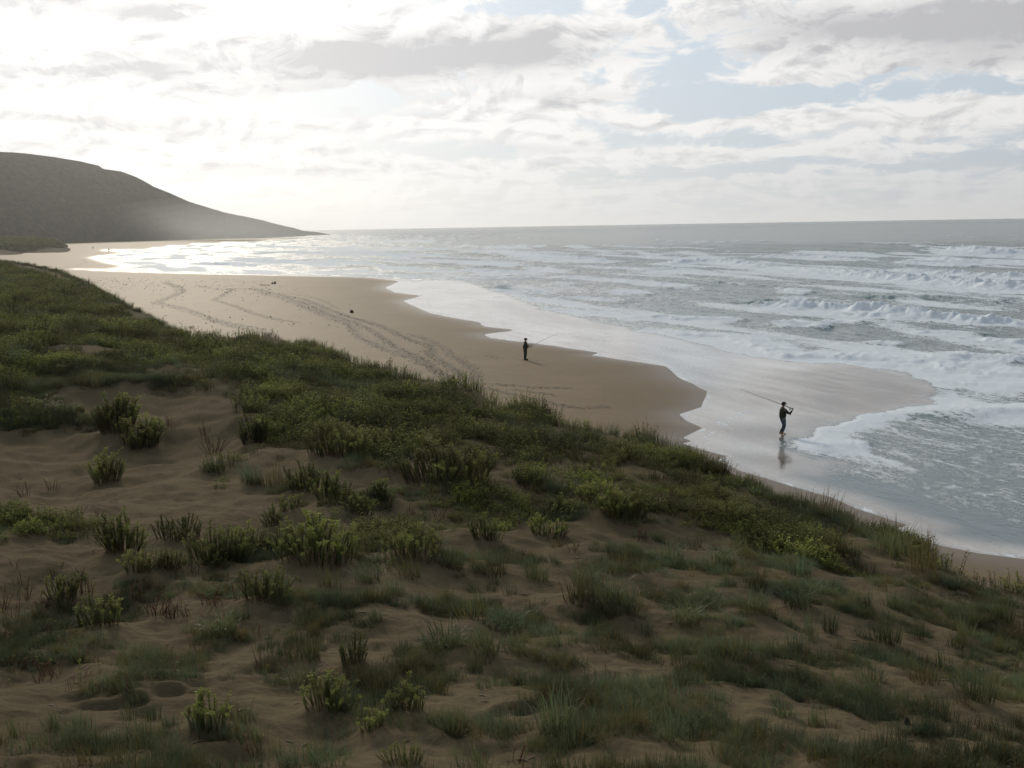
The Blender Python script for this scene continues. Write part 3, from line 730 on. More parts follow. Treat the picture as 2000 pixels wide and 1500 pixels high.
# lesser tufts filling in between, thicker in drifts
cand = 0
while cand < 120:
    px = random.uniform(-40, 2040); py = random.uniform(1010, 1530)
    lim = np.interp(px, [0, 600, 1000, 1400, 2000], [1240, 1150, 1060, 960, 1150])
    if py < lim: continue
    if perlin(np.array([px / 150.0]), np.array([py / 70.0]), 301)[0] < -0.02: continue
    s = np.interp(py, [1000, 1500], [32, 52]) * random.uniform(.6, 1.15)
    TUFT.append((px, py, s * random.uniform(.9, 1.5), s)); cand += 1
k_ = 0
while k_ < 74:
    px = random.uniform(-20, 560); py = random.uniform(1090, 1360)
    if perlin(np.array([px / 90.0]), np.array([py / 60.0]), 303)[0] < 0.0: continue
    s = random.uniform(18, 42); RED.append((px, py, s * .7, s)); k_ += 1
def place(lst):
    out = []
    for (px, py, w, hgt), p in zip(lst, hits([(q[0], min(q[1], 1560)) for q in lst])):
        if p is None: continue
        d = float(np.dot(p - CAMP, Fv))
        out.append(dict(p=p, w=w * d / FOC, h=hgt * d / FOC, px=px, py=py, d=d))
    return out
bushes = place([(a_, b_q, c_q * .94, d_q * .88) for a_, b_q, c_q, d_q in BUSH]); reds = place(RED); tufts = place(TUFT)
for b in bushes: MOUNDS.append((b['p'][0], b['p'][1] + b['w'] * .2, max(.3, b['w'] * .6), 0.05 + 0.06 * b['w']))
for b in tufts:
    if b['w'] * b['h'] > 0.12: MOUNDS.append((b['p'][0], b['p'][1], max(.25, b['w'] * .7), 0.09 * min(1, b['w'])))

DENTS = []
for path in ([(1440, 1470), (1520, 1390), (1620, 1320), (1700, 1240), (1752, 1188), (1790, 1186)], [(860, 1450), (980, 1400), (1130, 1355), (1200, 1330)], [(120, 1390), (260, 1370), (420, 1330), (540, 1300)], [(160, 930), (260, 920), (380, 900)]):
    q = np.array(path, float); seg = np.concatenate([[0], np.cumsum(np.hypot(*np.diff(q, axis=0).T))])
    for s_ in np.arange(0, seg[-1], 26): DENTS.append((np.interp(s_, seg, q[:, 0]) + random.uniform(-9, 9), np.interp(s_, seg, q[:, 1]) + random.uniform(-5, 5)))
DENTS += [(random.uniform(0, 2000), random.uniform(1150, 1500)) for _ in range(40)]
for p in hits(DENTS):
    if p is not None:
        r_d = random.uniform(.07, .115); MOUNDS.append((p[0], p[1], r_d, -random.uniform(.03, .06))); MOUNDS.append((p[0] + random.uniform(-.05, .05), p[1] + r_d * 1.7, r_d * 1.1, .02))

# ------------------------------------------------------------------ dune sheet
ydn = np.arange(16, 620, 1.15)
rd = np.unique(np.concatenate([5800 / ydn, [0.3, 1, 2, 3, 4, 5, 5.7], np.linspace(6.2, 9.3, 90), np.geomspace(370, 2600, 26)]))
DX, DY, DF = polar_grid(rd, azimuths(720, 33))
t, bl, zt = dune_parts(DX, DY)
s1 = shore_sd(DX, DY, True)
bzd = np.where(s1 > 0, beach_f(s1), 0) - 0.10
zd = bzd + (np.maximum(zt, bzd) - bzd) * bl
for mx, my, mr, mh in MOUNDS:
    m = (np.abs(DX - mx) < 3 * mr) & (np.abs(DY - my) < 3 * mr)
    zd[m] += mh * np.exp(-((DX[m] - mx) ** 2 + (DY[m] - my) ** 2) / mr ** 2) * bl[m]
kf = (bl[DF] > 0).any(1)
Vd, Fd, Ad = compact(np.stack([DX, DY, zd], 1), DF[kf], {})
cen = len(Vd)
tag(link('dune', mesh_np('dune', Vd, Fd, M_DUNE)), kind='structure')
def ground(x_, y_): return float(dune_z(x_, y_)[0])

# ------------------------------------------------------------------ plant materials and meshes
def leaf_material(name, base, midc, tip, var, rough=0.55, trans=0.25):
    m, nt, bs = mat(name)
    t_ = attr(nt, 't')
    oi = nt.nodes.new('ShaderNodeObjectInfo'); rnd = E(nt, oi.outputs['Random'])
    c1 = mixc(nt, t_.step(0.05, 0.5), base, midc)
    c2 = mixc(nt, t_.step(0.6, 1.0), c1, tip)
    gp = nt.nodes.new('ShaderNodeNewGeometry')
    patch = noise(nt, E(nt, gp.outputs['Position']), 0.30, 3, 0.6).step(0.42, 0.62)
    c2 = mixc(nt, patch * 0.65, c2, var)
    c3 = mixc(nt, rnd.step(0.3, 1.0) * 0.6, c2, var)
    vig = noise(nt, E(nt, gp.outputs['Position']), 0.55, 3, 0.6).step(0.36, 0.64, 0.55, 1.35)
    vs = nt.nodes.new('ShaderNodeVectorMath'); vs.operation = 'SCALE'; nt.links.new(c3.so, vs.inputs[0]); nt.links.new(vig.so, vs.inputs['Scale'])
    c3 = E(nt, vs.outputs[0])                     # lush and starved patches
    put(nt, bs, 'Base Color', c3); put(nt, bs, 'Roughness', rough); put(nt, bs, 'Specular IOR Level', 0.2)
    tr = nt.nodes.new('ShaderNodeBsdfTranslucent'); nt.links.new(c3.so, tr.inputs['Color'])
    mx_ = nt.nodes.new('ShaderNodeMixShader'); mx_.inputs[0].default_value = trans
    out = nt.nodes['Material Output']
    nt.links.new(bs.outputs[0], mx_.inputs[1]); nt.links.new(tr.outputs[0], mx_.inputs[2]); nt.links.new(mx_.outputs[0], out.inputs['Surface'])
    return m
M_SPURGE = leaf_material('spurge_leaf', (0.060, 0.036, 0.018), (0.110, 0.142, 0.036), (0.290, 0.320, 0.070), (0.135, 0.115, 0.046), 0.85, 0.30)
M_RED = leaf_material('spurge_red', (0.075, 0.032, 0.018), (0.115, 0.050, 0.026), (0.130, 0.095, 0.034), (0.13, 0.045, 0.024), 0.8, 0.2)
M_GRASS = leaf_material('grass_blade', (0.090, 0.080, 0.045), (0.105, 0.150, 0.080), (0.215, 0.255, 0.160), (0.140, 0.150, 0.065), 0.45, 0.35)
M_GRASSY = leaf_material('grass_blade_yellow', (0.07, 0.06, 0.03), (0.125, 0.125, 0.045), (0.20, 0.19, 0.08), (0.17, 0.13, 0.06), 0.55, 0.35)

def shoot_arrays(rng, L, lean, nleaf, leaf, top=True, stem_r=0.006, a0=None):
    """one leafy upright stem: vertices, triangles, height along the stem"""
    V, F_, T = [], [], []
    a0 = rng.uniform(0, 6.28) if a0 is None else a0
    ld = np.array([math.cos(a0), math.sin(a0), 0])
    def P(t): return ld * lean * L * (t ** 1.6) + np.array([0, 0, L * t * (1 - 0.12 * lean * t)])
    n = 3
    rings = 4
    for k in range(rings):
        t = k / (rings - 1); c_ = P(t); r0 = stem_r * (1 - .6 * t)
        for j in range(n):
            a = 2 * math.pi * j / n
            V.append(c_ + np.array([math.cos(a) * r0, math.sin(a) * r0, 0])); T.append(t)
    for k in range(rings - 1):
        for j in range(n):
            a, b = k * n + j, k * n + (j + 1) % n
            F_ += [(a, b, b + n), (a, b + n, a + n)]
    for i in range(nleaf):
        t = 0.10 + 0.9 * (i + rng.uniform(0, .6)) / nleaf
        t = min(t, 1.0)
        ph = i * 2.399 + rng.uniform(-.3, .3)
        up = rng.uniform(.35, 1.0) if t < .85 else rng.uniform(.1, .7)
        o = np.array([math.cos(ph), math.sin(ph), up]); o /= np.linalg.norm(o)
        ll = leaf * rng.uniform(.75, 1.2) * (0.7 + .5 * t) * (1.25 if (top and t > .88) else 1)
        w = ll * 0.30
        sd = np.cross(o, [0, 0, 1]); sd /= np.linalg.norm(sd) + 1e-9
        c_ = P(t); k = len(V)
        V += [c_, c_ + o * ll * .55 + sd * w, c_ + o * ll, c_ + o * ll * .55 - sd * w]
        T += [t * .9, t, min(1, t + .08), t]
        F_ += [(k, k + 1, k + 2), (k, k + 2, k + 3)]
    return V, F_, T
def blades_arrays(rng, n, L, R, width, segs=4, droop=1.0, wind=(-0.12, -0.05)):
    V, F_, T = [], [], []
    for i in range(n):
        a = rng.uniform(0, 6.28); r0 = R * math.sqrt(rng.uniform(0, 1))
        p = np.array([math.cos(a) * r0, math.sin(a) * r0, -0.03])
        a2 = a + rng.uniform(-.9, .9)
        out = np.array([math.cos(a2), math.sin(a2), 0]) * rng.uniform(.15, .75) * (0.4 + r0 / max(R, .01) * .6) + np.array([wind[0], wind[1], 0])
        l = L * rng.uniform(.5, 1.12); w = width * rng.uniform(.7, 1.2)
        sd = np.array([-math.sin(a2), math.cos(a2), 0]) * w * .5
        up = 1.0; k0 = len(V); dr = droop * rng.uniform(.4, 1.3)
        for s in range(segs + 1):
            t = s / segs
            f = 1 - t ** 1.5
            V += [p - sd * f, p + sd * f]; T += [t, t]
            d = out * (0.5 + 1.3 * t * dr) + np.array([0, 0, 1.0 - 1.15 * t * t * dr])
            d /= np.linalg.norm(d); p = p + d * l / segs
        for s in range(segs):
            a_ = k0 + 2 * s
            F_ += [(a_, a_ + 1, a_ + 3), (a_, a_ + 3, a_ + 2)]
    return V, F_, T
def build(name, vft, m):
    V, F_, T = vft
    return mesh_np(name, np.array(V), np.array(F_), m, False, {'t': np.array(T)})
prng = random.Random(21)
SHOOTS = [build('shoot', shoot_arrays(prng, 1.0, prng.uniform(.05, .40), 92, 0.078, True, .013), M_SPURGE) for _ in range(10)]
SHOOTS_S = [build('shoot', shoot_arrays(prng, 1.0, prng.uniform(.05, .45), 30, 0.085, True, .016), M_SPURGE) for _ in range(5)]
SHOOTS_R = [build('shoot', shoot_arrays(prng, 1.0, prng.uniform(.1, .5), 34, 0.085, False, .018), M_RED) for _ in range(7)]
GT = [build('grass_tuft', blades_arrays(prng, 95, 1.0, .42, .028, 5, dr_), M_GRASS) for dr_ in (.9, 1.2, 1.5, 1.8, .7)]
GT += [build('grass_tuft', blades_arrays(prng, 60, 1.0, .40, .028, 5, dr_), M_GRASSY) for dr_ in (.5, .8)]
GT_S = [build('grass_tuft', blades_arrays(prng, 34, 1.0, .40, .030, 4, dr_), mm) for dr_, mm in ((.5, M_GRASS), (.8, M_GRASS), (1.0, M_GRASS), (.4, M_GRASSY))]

# ---- labels that tell one plant from the next: look, then its place on the dune
ORD = ['', 'second', 'third', 'fourth', 'fifth', 'sixth', 'seventh', 'eighth', 'ninth', 'tenth', 'eleventh', 'twelfth', 'thirteenth', 'fourteenth', 'fifteenth', 'sixteenth', 'seventeenth', 'eighteenth', 'nineteenth', 'twentieth'] + [f'{t} {u}' for t in ('twenty', 'thirty', 'forty') for u in ('first', 'second', 'third', 'fourth', 'fifth', 'sixth', 'seventh', 'eighth', 'ninth')]
def zone(px, py):
    c_ = ['far left', 'left', 'centre left', 'centre right', 'right', 'far right'][int(min(5, max(0, px // 334)))]
    bands = [(820, 'top'), (930, 'upper'), (1030, 'upper middle'), (1120, 'middle'), (1210, 'lower middle'), (1310, 'lower'), (1410, 'low'), (9999, 'bottom')]
    r_n = next(n for y_, n in bands if py < y_)
    return r_n, c_
def labelled(lst, noun_of):
    cells = {}
    for b in lst: cells.setdefault((noun_of(b), zone(b['px'], b['py'])), []).append(b)
    for (noun, (rn, cn)), bs in cells.items():
        bs.sort(key=lambda b: b['px'])
        for i, b in enumerate(bs):
            where = f'in the {rn} dune band, {cn}'
            if len(bs) == 1: b['label'] = f'{noun} {where}'
            elif i == 0: b['label'] = f'leftmost {noun} {where}'
            elif i == len(bs) - 1 and i > 1: b['label'] = f'rightmost {noun} {where}'
            else: b['label'] = f'{ORD[i]} {noun} from left {where}'
labelled(bushes, lambda b: 'broad green spurge bush' if b['w'] > 1.15 else ('small green spurge bush' if b['w'] < .55 else 'green spurge bush'))
labelled(reds, lambda b: 'reddish spurge seedling')
labelled(tufts, lambda b: 'wide grey-green grass tuft' if b['w'] > .85 else ('thin grass tuft' if b['w'] < .36 else 'grass tuft'))

def plant_bush(b, name, meshes, cat, group, n, hs=(.55, 1.05), spread=1.0):
    root = bpy.data.objects.new(name, None); COL.objects.link(root)
    x0, y0 = b['p'][0], b['p'][1] + b['w'] * .15
    z0 = None
    root.empty_display_size = .1
    tag(root, b['label'], cat, group)
    offs = []
    for i in range(n):
        a = prng.uniform(0, 6.283); r0 = math.sqrt(prng.uniform(0, 1))
        ox = math.cos(a) * r0 * b['w'] * .42 * spread; oy = math.sin(a) * r0 * b['w'] * .34 * spread
        offs.append((ox, oy, r0, a))
    zs = dune_z([x0] + [x0 + o[0] for o in offs], [y0] + [y0 + o[1] for o in offs])
    z0 = float(zs[0]); zs = zs[1:]; root.location = (x0, y0, z0)
    for (ox, oy, r0, a), zz in zip(offs, zs):
        s = link('shoot', prng.choice(meshes), root)
        hh_ = b['h'] * prng.uniform(*hs) * (1 - .34 * r0) * (1 + .18 * math.sin(a * 2.3 + b['px']))
        s.location = (ox, oy, float(zz) - z0 - .02)
        tilt = prng.uniform(-.08, .22) + .24 * r0
        ax = Vector((-math.sin(a), math.cos(a), 0))
        q_ = Matrix.Rotation(tilt, 4, ax) @ Matrix.Rotation(prng.uniform(0, 6.28), 4, 'Z')
        s.rotation_euler = q_.to_euler()
        w_ = hh_ * prng.uniform(.7, 1.0) + .03
        s.scale = (w_, w_, hh_)
    return root
for b in bushes:
    n = int(np.clip(18 + 78 * b['w'], 20, 150))
    plant_bush(b, 'spurge_bush', SHOOTS + SHOOTS_S[:2] if b['w'] < .9 else SHOOTS, 'bush', GRP_B, n)
for b in reds:
    plant_bush(b, 'spurge_seedling', SHOOTS_R + SHOOTS_S[:1], 'plant', GRP_R, int(np.clip(b['w'] * 34, 4, 15)), (.5, 1.1))
for b, z_ in zip(tufts, dune_z([q['p'][0] for q in tufts], [q['p'][1] for q in tufts])): b['z'] = float(z_)
for b in tufts:
    big = b['w'] > .5
    o = link('grass_tuft', prng.choice(GT if big else GT_S + GT[:2]))
    o.location = (b['p'][0], b['p'][1], b['z'] - .01)
    hs = b['h'] * prng.uniform(.95, 1.2)
    o.scale = (b['w'] * .72 + .05, b['w'] * .62 + .05, hs)
    o.rotation_euler = (0, 0, prng.uniform(-.7, .7))
    tag(o, b['label'], 'grass tuft', GRP_T)

# ------------------------------------------------------------------ closed cover of the middle dune: nobody could count it
def proto_collection(name, meshes):
    c_ = bpy.data.collections.new(name)
    for me in meshes:
        o = bpy.data.objects.new(name, me); c_.objects.link(o)
    return c_
def clump(rng, n, R, kind):
    V, F_, T = [], [], []
    for i in range(n):
        a = rng.uniform(0, 6.28); r0 = R * math.sqrt(rng.uniform(0, 1))
        if kind == 's': v, f, t_ = shoot_arrays(rng, rng.uniform(.55, 1.3), rng.uniform(.05, .35), 15, 0.115, True, .016, a)
        else: v, f, t_ = blades_arrays(rng, 8, rng.uniform(.7, 1.25), .22, .030, 3, rng.uniform(.6, 1.7))
        k = len(V)
        V += [p + np.array([math.cos(a) * r0, math.sin(a) * r0, 0]) for p in v]
        F_ += [tuple(q_ + k for q_ in ff) for ff in f]; T += t_
    return V, F_, T
PC_S = proto_collection('spurge_cover_clump', [build('spurge_cover_clump', clump(prng, 19, .85, 's'), M_SPURGE) for _ in range(6)])
PC_G = proto_collection('grass_cover_clump', [build('grass_cover_clump', clump(prng, 12, .75, 'g'), mm) for mm in (M_GRASS, M_GRASS, M_GRASS, M_GRASSY)])
def cover(name, label, P, scale, coll):
    me = bpy.data.meshes.new(name); me.vertices.add(len(P)); me.vertices.foreach_set('co', np.asarray(P, np.float32).ravel())
    a = me.attributes.new('scl', 'FLOAT', 'POINT'); a.data.foreach_set('value', np.asarray(scale, np.float32))
    me.update()
    o = link(name, me); tag(o, kind='stuff', label=label)
    ng = bpy.data.node_groups.new(name, 'GeometryNodeTree')
    ng.interface.new_socket('Geometry', in_out='INPUT', socket_type='NodeSocketGeometry')
    ng.interface.new_socket('Geometry', in_out='OUTPUT', socket_type='NodeSocketGeometry')
    N = ng.nodes.new; Lk = ng.links.new
    gi, go = N('NodeGroupInput'), N('NodeGroupOutput')
    mp = N('GeometryNodeMeshToPoints'); ci = N('GeometryNodeCollectionInfo'); ip = N('GeometryNodeInstanceOnPoints')
    ci.inputs['Collection'].default_value = coll; ci.inputs['Separate Children'].default_value = True; ci.inputs['Reset Children'].default_value = True
    rr_ = N('FunctionNodeRandomValue'); rr_.data_type = 'FLOAT_VECTOR'
    rr_.inputs[0].default_value = (-.14, -.14, 0); rr_.inputs[1].default_value = (.14, .14, 6.283)
    at_ = N('GeometryNodeInputNamedAttribute'); at_.data_type = 'FLOAT'; at_.inputs['Name'].default_value = 'scl'
    Lk(gi.outputs[0], mp.inputs['Mesh']); Lk(mp.outputs[0], ip.inputs['Points']); Lk(ci.outputs[0], ip.inputs['Instance'])
    ip.inputs['Pick Instance'].default_value = True
    Lk(rr_.outputs[0], ip.inputs['Rotation']); Lk(at_.outputs[0], ip.inputs['Scale'])
    Lk(ip.outputs[0], go.inputs[0])
    md = o.modifiers.new('cover', 'NODES'); md.node_group = ng
    return o
def zone_world(poly):
    pts = []
    for p in hits(poly):
        if p is not None: pts.append(p[:2])
    return np.array(pts)
Z_DENSE = zone_world([(-260, 512), (0, 514), (140, 552), (250, 606), (340, 648), (380, 668), (490, 664), (600, 680), (715, 722), (860, 756), (1050, 812), (1200, 856), (1330, 882), (1290, 950), (1130, 935), (1000, 925), (760, 935), (620, 905), (480, 870), (430, 805), (330, 745), (250, 690), (120, 700), (-260, 745)])
Z_RIGHT = zone_world([(1310, 880), (1400, 912), (1580, 995), (1760, 1070), (1835, 1115), (1760, 1130), (1600, 1120), (1450, 1085), (1250, 1040), (1060, 1000), (960, 960), (1000, 920), (1200, 930)])
Z_LOW = zone_world([(560, 1090), (900, 1090), (1250, 1050), (1450, 1085), (1760, 1130), (2040, 1195), (2300, 1300), (2330, 1540), (-260, 1540), (-260, 1380), (500, 1330)])
def scatter(poly, n, extra=0.0):
    lo = poly.min(0) - extra; hi = poly.max(0) + extra
    X = RNG.uniform(lo[0], hi[0], n); Y = RNG.uniform(lo[1], hi[1], n)
    m = inside(X, Y, poly)
    if extra:
        m |= polydist(X, Y, poly, True)[0] < extra
    return X[m], Y[m]
allS, sS, allG, sG = [], [], [], []
def poly_sd(X, Y, poly):
    d, _ = polydist(X, Y, poly, True)
    return np.where(inside(X, Y, poly), d, -d)
def fill(poly, n, reach, thr, grass, size, feather=0.35, jit=0.16, sd_max=1.0, seed=0):
    """scatter clumps in a zone with ragged margins; returns nothing, adds to the cover lists"""
    X, Y = scatter(poly, n, reach)
    rr = np.hypot(X, Y)
    k = RNG.uniform(0, 1, len(X)) < np.clip(45.0 / rr, .2, 1)
    X, Y, rr = X[k], Y[k], rr[k]
    sd = poly_sd(X, Y, poly)
    cov_ = fbm(X * .34, Y * .34, 3, 401 + seed) + np.clip(sd * feather, -1.2, sd_max) + RNG.normal(0, jit, len(X)) - 0.55 * np.clip(perlin(X * 1.1, Y * 1.1, 405 + seed), 0, 1)
    k = cov_ > thr
    X, Y, rr, cov_ = X[k], Y[k], rr[k], cov_[k]
    lumpy = fbm(X * .42, Y * .42, 2, 407 + seed) * 1.25
    gz = dune_z(X, Y)
    sc = RNG.uniform(size[0], size[1], len(X)) * np.clip(.85 + (cov_ - thr) * .25 + lumpy * .85, .45, 1.6) * np.clip((rr / 40) ** .35, .85, 1.7)
    isg = fbm(X * .13 + 9, Y * .13, 2, 403 + seed) * 1.3 + RNG.normal(0, .22, len(X)) > grass
    Pn = np.stack([X, Y, gz - .03], 1)
    allS.append(Pn[~isg]); sS.append(sc[~isg]); allG.append(Pn[isg]); sG.append(sc[isg] * .95)
Z_LEFT1 = zone_world([(-260, 690), (60, 690), (130, 700), (260, 690), (340, 740), (330, 775), (250, 760), (170, 770), (175, 830), (60, 842), (-260, 805)])
Z_LEFT2 = zone_world([(-260, 1005), (60, 1000), (130, 1010), (260, 1020), (420, 1050), (560, 1060), (720, 1060), (720, 1110), (560, 1125), (300, 1112), (200, 1080), (-260, 1072)])
Z_MID = zone_world([(430, 870), (560, 890), (760, 945), (1000, 935), (1200, 960), (1280, 1040), (1000, 1050), (760, 1070), (540, 1060), (480, 960)])
Z_LEFT3 = zone_world([(-260, 1090), (560, 1120), (580, 1230), (480, 1330), (-260, 1390)])
fill(Z_DENSE, 165000, 1.8, 0.30, 0.24, (.22, .50))
fill(Z_RIGHT, 16000, 0.8, 0.22, 0.02, (.20, .40), .25, .14, .5, 20)
fill(Z_LEFT1, 16000, 0.8, 0.25, -0.30, (.22, .42), .3, .14, .5, 40)
fill(Z_LEFT2, 4200, 0.5, 0.48, 0.10, (.12, .28), .5, .16, .45, 60)
fill(Z_MID, 9000, 0.6, 0.42, 0.22, (.16, .34), .3, .14, .4, 80)
X, Y = scatter(Z_LOW, 25000)
ncov = fbm(X * .55, Y * .75, 3, 421) + 0.30 * perlin(X * .2, Y * .2, 423)
m = ncov + RNG.normal(0, .14, len(X)) > 0.17
X, Y = X[m], Y[m]
gz = dune_z(X, Y)
allG.append(np.stack([X, Y, gz - .02], 1)); sG.append(RNG.uniform(.07, .22, len(X)))
X, Y = scatter(Z_LEFT3, 2600)
m = fbm(X * .6, Y * .8, 3, 425) > 0.08
X, Y = X[m], Y[m]; gz = dune_z(X, Y)
allG.append(np.stack([X, Y, gz - .02], 1)); sG.append(RNG.uniform(.07, .18, len(X)))
# rim of the dune edge and far green dune
CL = CREST[(CREST[:, 1] > 14) & (CREST[:, 1] < 200)]
X = []; Y = []
for i in range(len(CL) - 1):
    l = np.linalg.norm(CL[i + 1] - CL[i]); k = int(l * 7)
    for j in range(k):
        p = CL[i] + (CL[i + 1] - CL[i]) * random.random()
        X.append(p[0] + random.gauss(0, .5)); Y.append(p[1] + random.gauss(0, .5))
X = np.array(X); Y = np.array(Y); gz = dune_z(X, Y)
ncov = fbm(X * .5, Y * .5, 2, 431); m = ncov > -0.1
isg = fbm(X * .2, Y * .2, 2, 433) > -0.05
sc_ = RNG.uniform(.25, .55, len(X)) * np.clip(.9 + ncov, .7, 1.5)
allS.append(np.stack([X, Y, gz - .04], 1)[m & ~isg]); sS.append(sc_[m & ~isg])
allG.append(np.stack([X, Y, gz - .04], 1)[m & isg]); sG.append(sc_[m & isg])
X = RNG.uniform(-400, -225, 16000); Y = RNG.uniform(440, 620, 16000)
m = inside(X, Y, DUNE_POLY) | (polydist(X, Y, CREST)[0] < 8.5); X, Y = X[m], Y[m]; gz = dune_z(X, Y)
allS.append(np.stack([X, Y, gz - .1], 1)); sS.append(RNG.uniform(.8, 1.7, len(X)))
print('COVER', sum(map(len, allS)), sum(map(len, allG)))
cover('spurge_cover', 'dense olive spurge cover over the middle of the dune', np.vstack(allS), np.concatenate(sS), PC_S)
cover('grass_cover', 'thin grey-green grass growing between the tufts', np.vstack(allG), np.concatenate(sG), PC_G)

# ------------------------------------------------------------------ footprints on the beach
FV, FF = [], []
def footprint(x_, y_, z_, a, l, w):
    k = len(FV); n = 10
    ca, sa = math.cos(a), math.sin(a)
    for ring, hz_p in ((1.0, .003), (.82, .014), (.5, .006)):
        for j in range(n):
            t_ = 2 * math.pi * j / n
            u_ = math.cos(t_) * l * .5 * ring; v_ = math.sin(t_) * w * .5 * ring * (1 + .25 * math.cos(t_))
            FV.append((x_ + u_ * ca - v_ * sa, y_ + u_ * sa + v_ * ca, z_ + hz_p + random.uniform(-.002, .002)))
    FV.append((x_, y_, z_ + .005))
    for rg in range(2):
        for j in range(n):
            a_, b_2 = k + rg * n + j, k + rg * n + (j + 1) % n
            FF.append((a_, b_2, b_2 + n)); FF.append((a_, b_2 + n, a_ + n))
    for j in range(n): FF.append((k + 2 * n + j, k + 2 * n + (j + 1) % n, k + 3 * n))
fp_pts = []
for pts, walkers, jit in TRAILS:
    L = smooth_line(on_beach_many(pts)[:, :2], 5)
    for wk in range(walkers):
        offx = random.gauss(0, jit); offy = random.gauss(0, jit); side = 1
        acc = 0.0
        for i in range(len(L) - 1):
            seg = L[i + 1] - L[i]; l = np.linalg.norm(seg)
            if l < 1e-6: continue
            dr = seg / l; nr = np.array([-dr[1], dr[0]])
            while acc < l:
                p = L[i] + dr * acc + nr * side * .13 + np.array([offx, offy]) + np.array([random.gauss(0, jit * .25 + .03), random.gauss(0, jit * .25 + .03)])
                if random.random() < (.55 if walkers > 2 else .85): fp_pts.append((p[0], p[1], math.atan2(dr[1], dr[0]) + random.gauss(0, .35)))
                side = -side; acc += .48 * random.uniform(.75, 1.25)
            acc -= l
FPA = np.array(fp_pts); fpz = beach_z(FPA[:, 0], FPA[:, 1])
for (x_, y_, a), z_ in zip(fp_pts, fpz):
    footprint(x_, y_, float(z_), a, random.uniform(.16, .36), random.uniform(.08, .14))
M_PRINT, pnt, pbs = mat('disturbed_damp_sand')
put(pnt, pbs, 'Base Color', mixc(pnt, noise(pnt, coord(pnt), 3.0, 3), (0.150, 0.106, 0.058), (0.200, 0.142, 0.078))); put(pnt, pbs, 'Roughness', 0.95); put(pnt, pbs, 'Specular IOR Level', 0.1)
fo_ = link('footprints', mesh_np('footprints', np.array(FV), np.array(FF), M_PRINT)); tag(fo_, 'trails of footprints trodden across the damp beach', kind='stuff')

# ------------------------------------------------------------------ wrack on the beach, twigs on the dune
def bits(name, label, P, size, flat, m):
    V, F_ = [], []
    for (x_, y_, z_), s_ in zip(P, size):
        a = random.uniform(0, 6.283); k = len(V); n = 6; l = s_ * random.uniform(.8, 1.6); w = s_ * random.uniform(flat, flat * 2)
        for t_, f in ((-1, .25), (-.3, 1), (.4, .8), (1, .2)):
            for q_ in range(3):
                an = 2.094 * q_ + .5
                lx = t_ * l * .5; ly = math.cos(an) * w * .5 * f + .12 * l * t_ * t_; lz = (math.sin(an) * .5 + .42) * w * f
                V.append((x_ + lx * math.cos(a) - ly * math.sin(a), y_ + lx * math.sin(a) + ly * math.cos(a), z_ + lz))
        for r_ in range(3):
            for q_ in range(3):
                a0, b0 = k + r_ * 3 + q_, k + r_ * 3 + (q_ + 1) % 3
                F_ += [(a0, b0, b0 + 3), (a0, b0 + 3, a0 + 3)]
    tag(link(name, mesh_np(name, np.array(V), np.array(F_), m, False)), label, kind='stuff')
M_WRACK, wnt, wbs = mat('dry_weed'); put(wnt, wbs, 'Base Color', (0.095, 0.070, 0.042)); put(wnt, wbs, 'Roughness', .9)
M_TWIG, wnt, wbs = mat('dead_twig'); put(wnt, wbs, 'Base Color', mixc(wnt, noise(wnt, coord(wnt), 2.0, 2), (0.05, 0.036, 0.022), (0.22, 0.19, 0.14))); put(wnt, wbs, 'Roughness', .9)
pw = []
for i in range(520):
    t_ = random.random() ** 1.3
    pw.append((150 + 420 * t_ + random.gauss(0, 22), 548 + 30 * t_ * random.random() + random.gauss(0, 9)))
pw += [(random.uniform(250, 700), random.uniform(560, 640)) for _ in range(110)] + [(random.uniform(60, 180), random.uniform(500, 520)) for _ in range(40)]
pw = [q for q in pw if q[1] > 543]
PW = on_beach_many(pw); PW[:, 2] = beach_z(PW[:, 0], PW[:, 1])
kk = shore_sd(PW[:, 0], PW[:, 1]) > 3
bits('seaweed_wrack', 'scattered dry weed scraps on the upper beach at left', PW[kk], [random.uniform(.06, .26) for _ in PW[kk]], .3, M_WRACK)
X, Y = scatter(zone_world([(-60, 860), (500, 960), (900, 1080), (2040, 1180), (2060, 1540), (-60, 1540)]), 2600)
bits('plant_litter', 'small dead twigs and scraps lying on the dune sand', np.stack([X, Y, dune_z(X, Y)], 1), RNG.uniform(.025, .13, len(X)) , .09, M_TWIG)

# ------------------------------------------------------------------ people
def simple(name, colr_, rough=0.85, var=0.25, scale=18.0, spec=0.2):
    m, nt, bs = mat(name)
    n = noise(nt, coord(nt), scale, 4, .6)
    put(nt, bs, 'Base Color', mixc(nt, n.step(.3, .7), tuple(v * (1 - var) for v in colr_), tuple(v * (1 + var) for v in colr_)))
    put(nt, bs, 'Roughness', rough); put(nt, bs, 'Specular IOR Level', spec)
    return m
M_SKIN = simple('skin', (0.34, 0.20, 0.14), .55, .08)
M_JACKET = simple('dark_olive_cloth', (0.030, 0.034, 0.024))
M_JACKET2 = simple('dark_green_cloth', (0.026, 0.036, 0.032))
M_JEANS = simple('faded_blue_cloth', (0.060, 0.085, 0.105))
M_TROUS = simple('dark_slate_cloth', (0.028, 0.036, 0.045))
M_CAP = simple('black_cap', (0.016, 0.017, 0.018))
M_BOOT = simple('dark_boot', (0.020, 0.019, 0.017), .6)
M_HAIR = simple('dark_hair', (0.025, 0.018, 0.012), .6)
M_EYE = simple('eye', (0.05, 0.04, 0.035), .2)
M_ROD = simple('dark_rod', (0.018, 0.018, 0.020), .35, .2, 30, .5)
M_METAL = simple('reel_metal', (0.12, 0.12, 0.13), .35, .2, 30, .5)
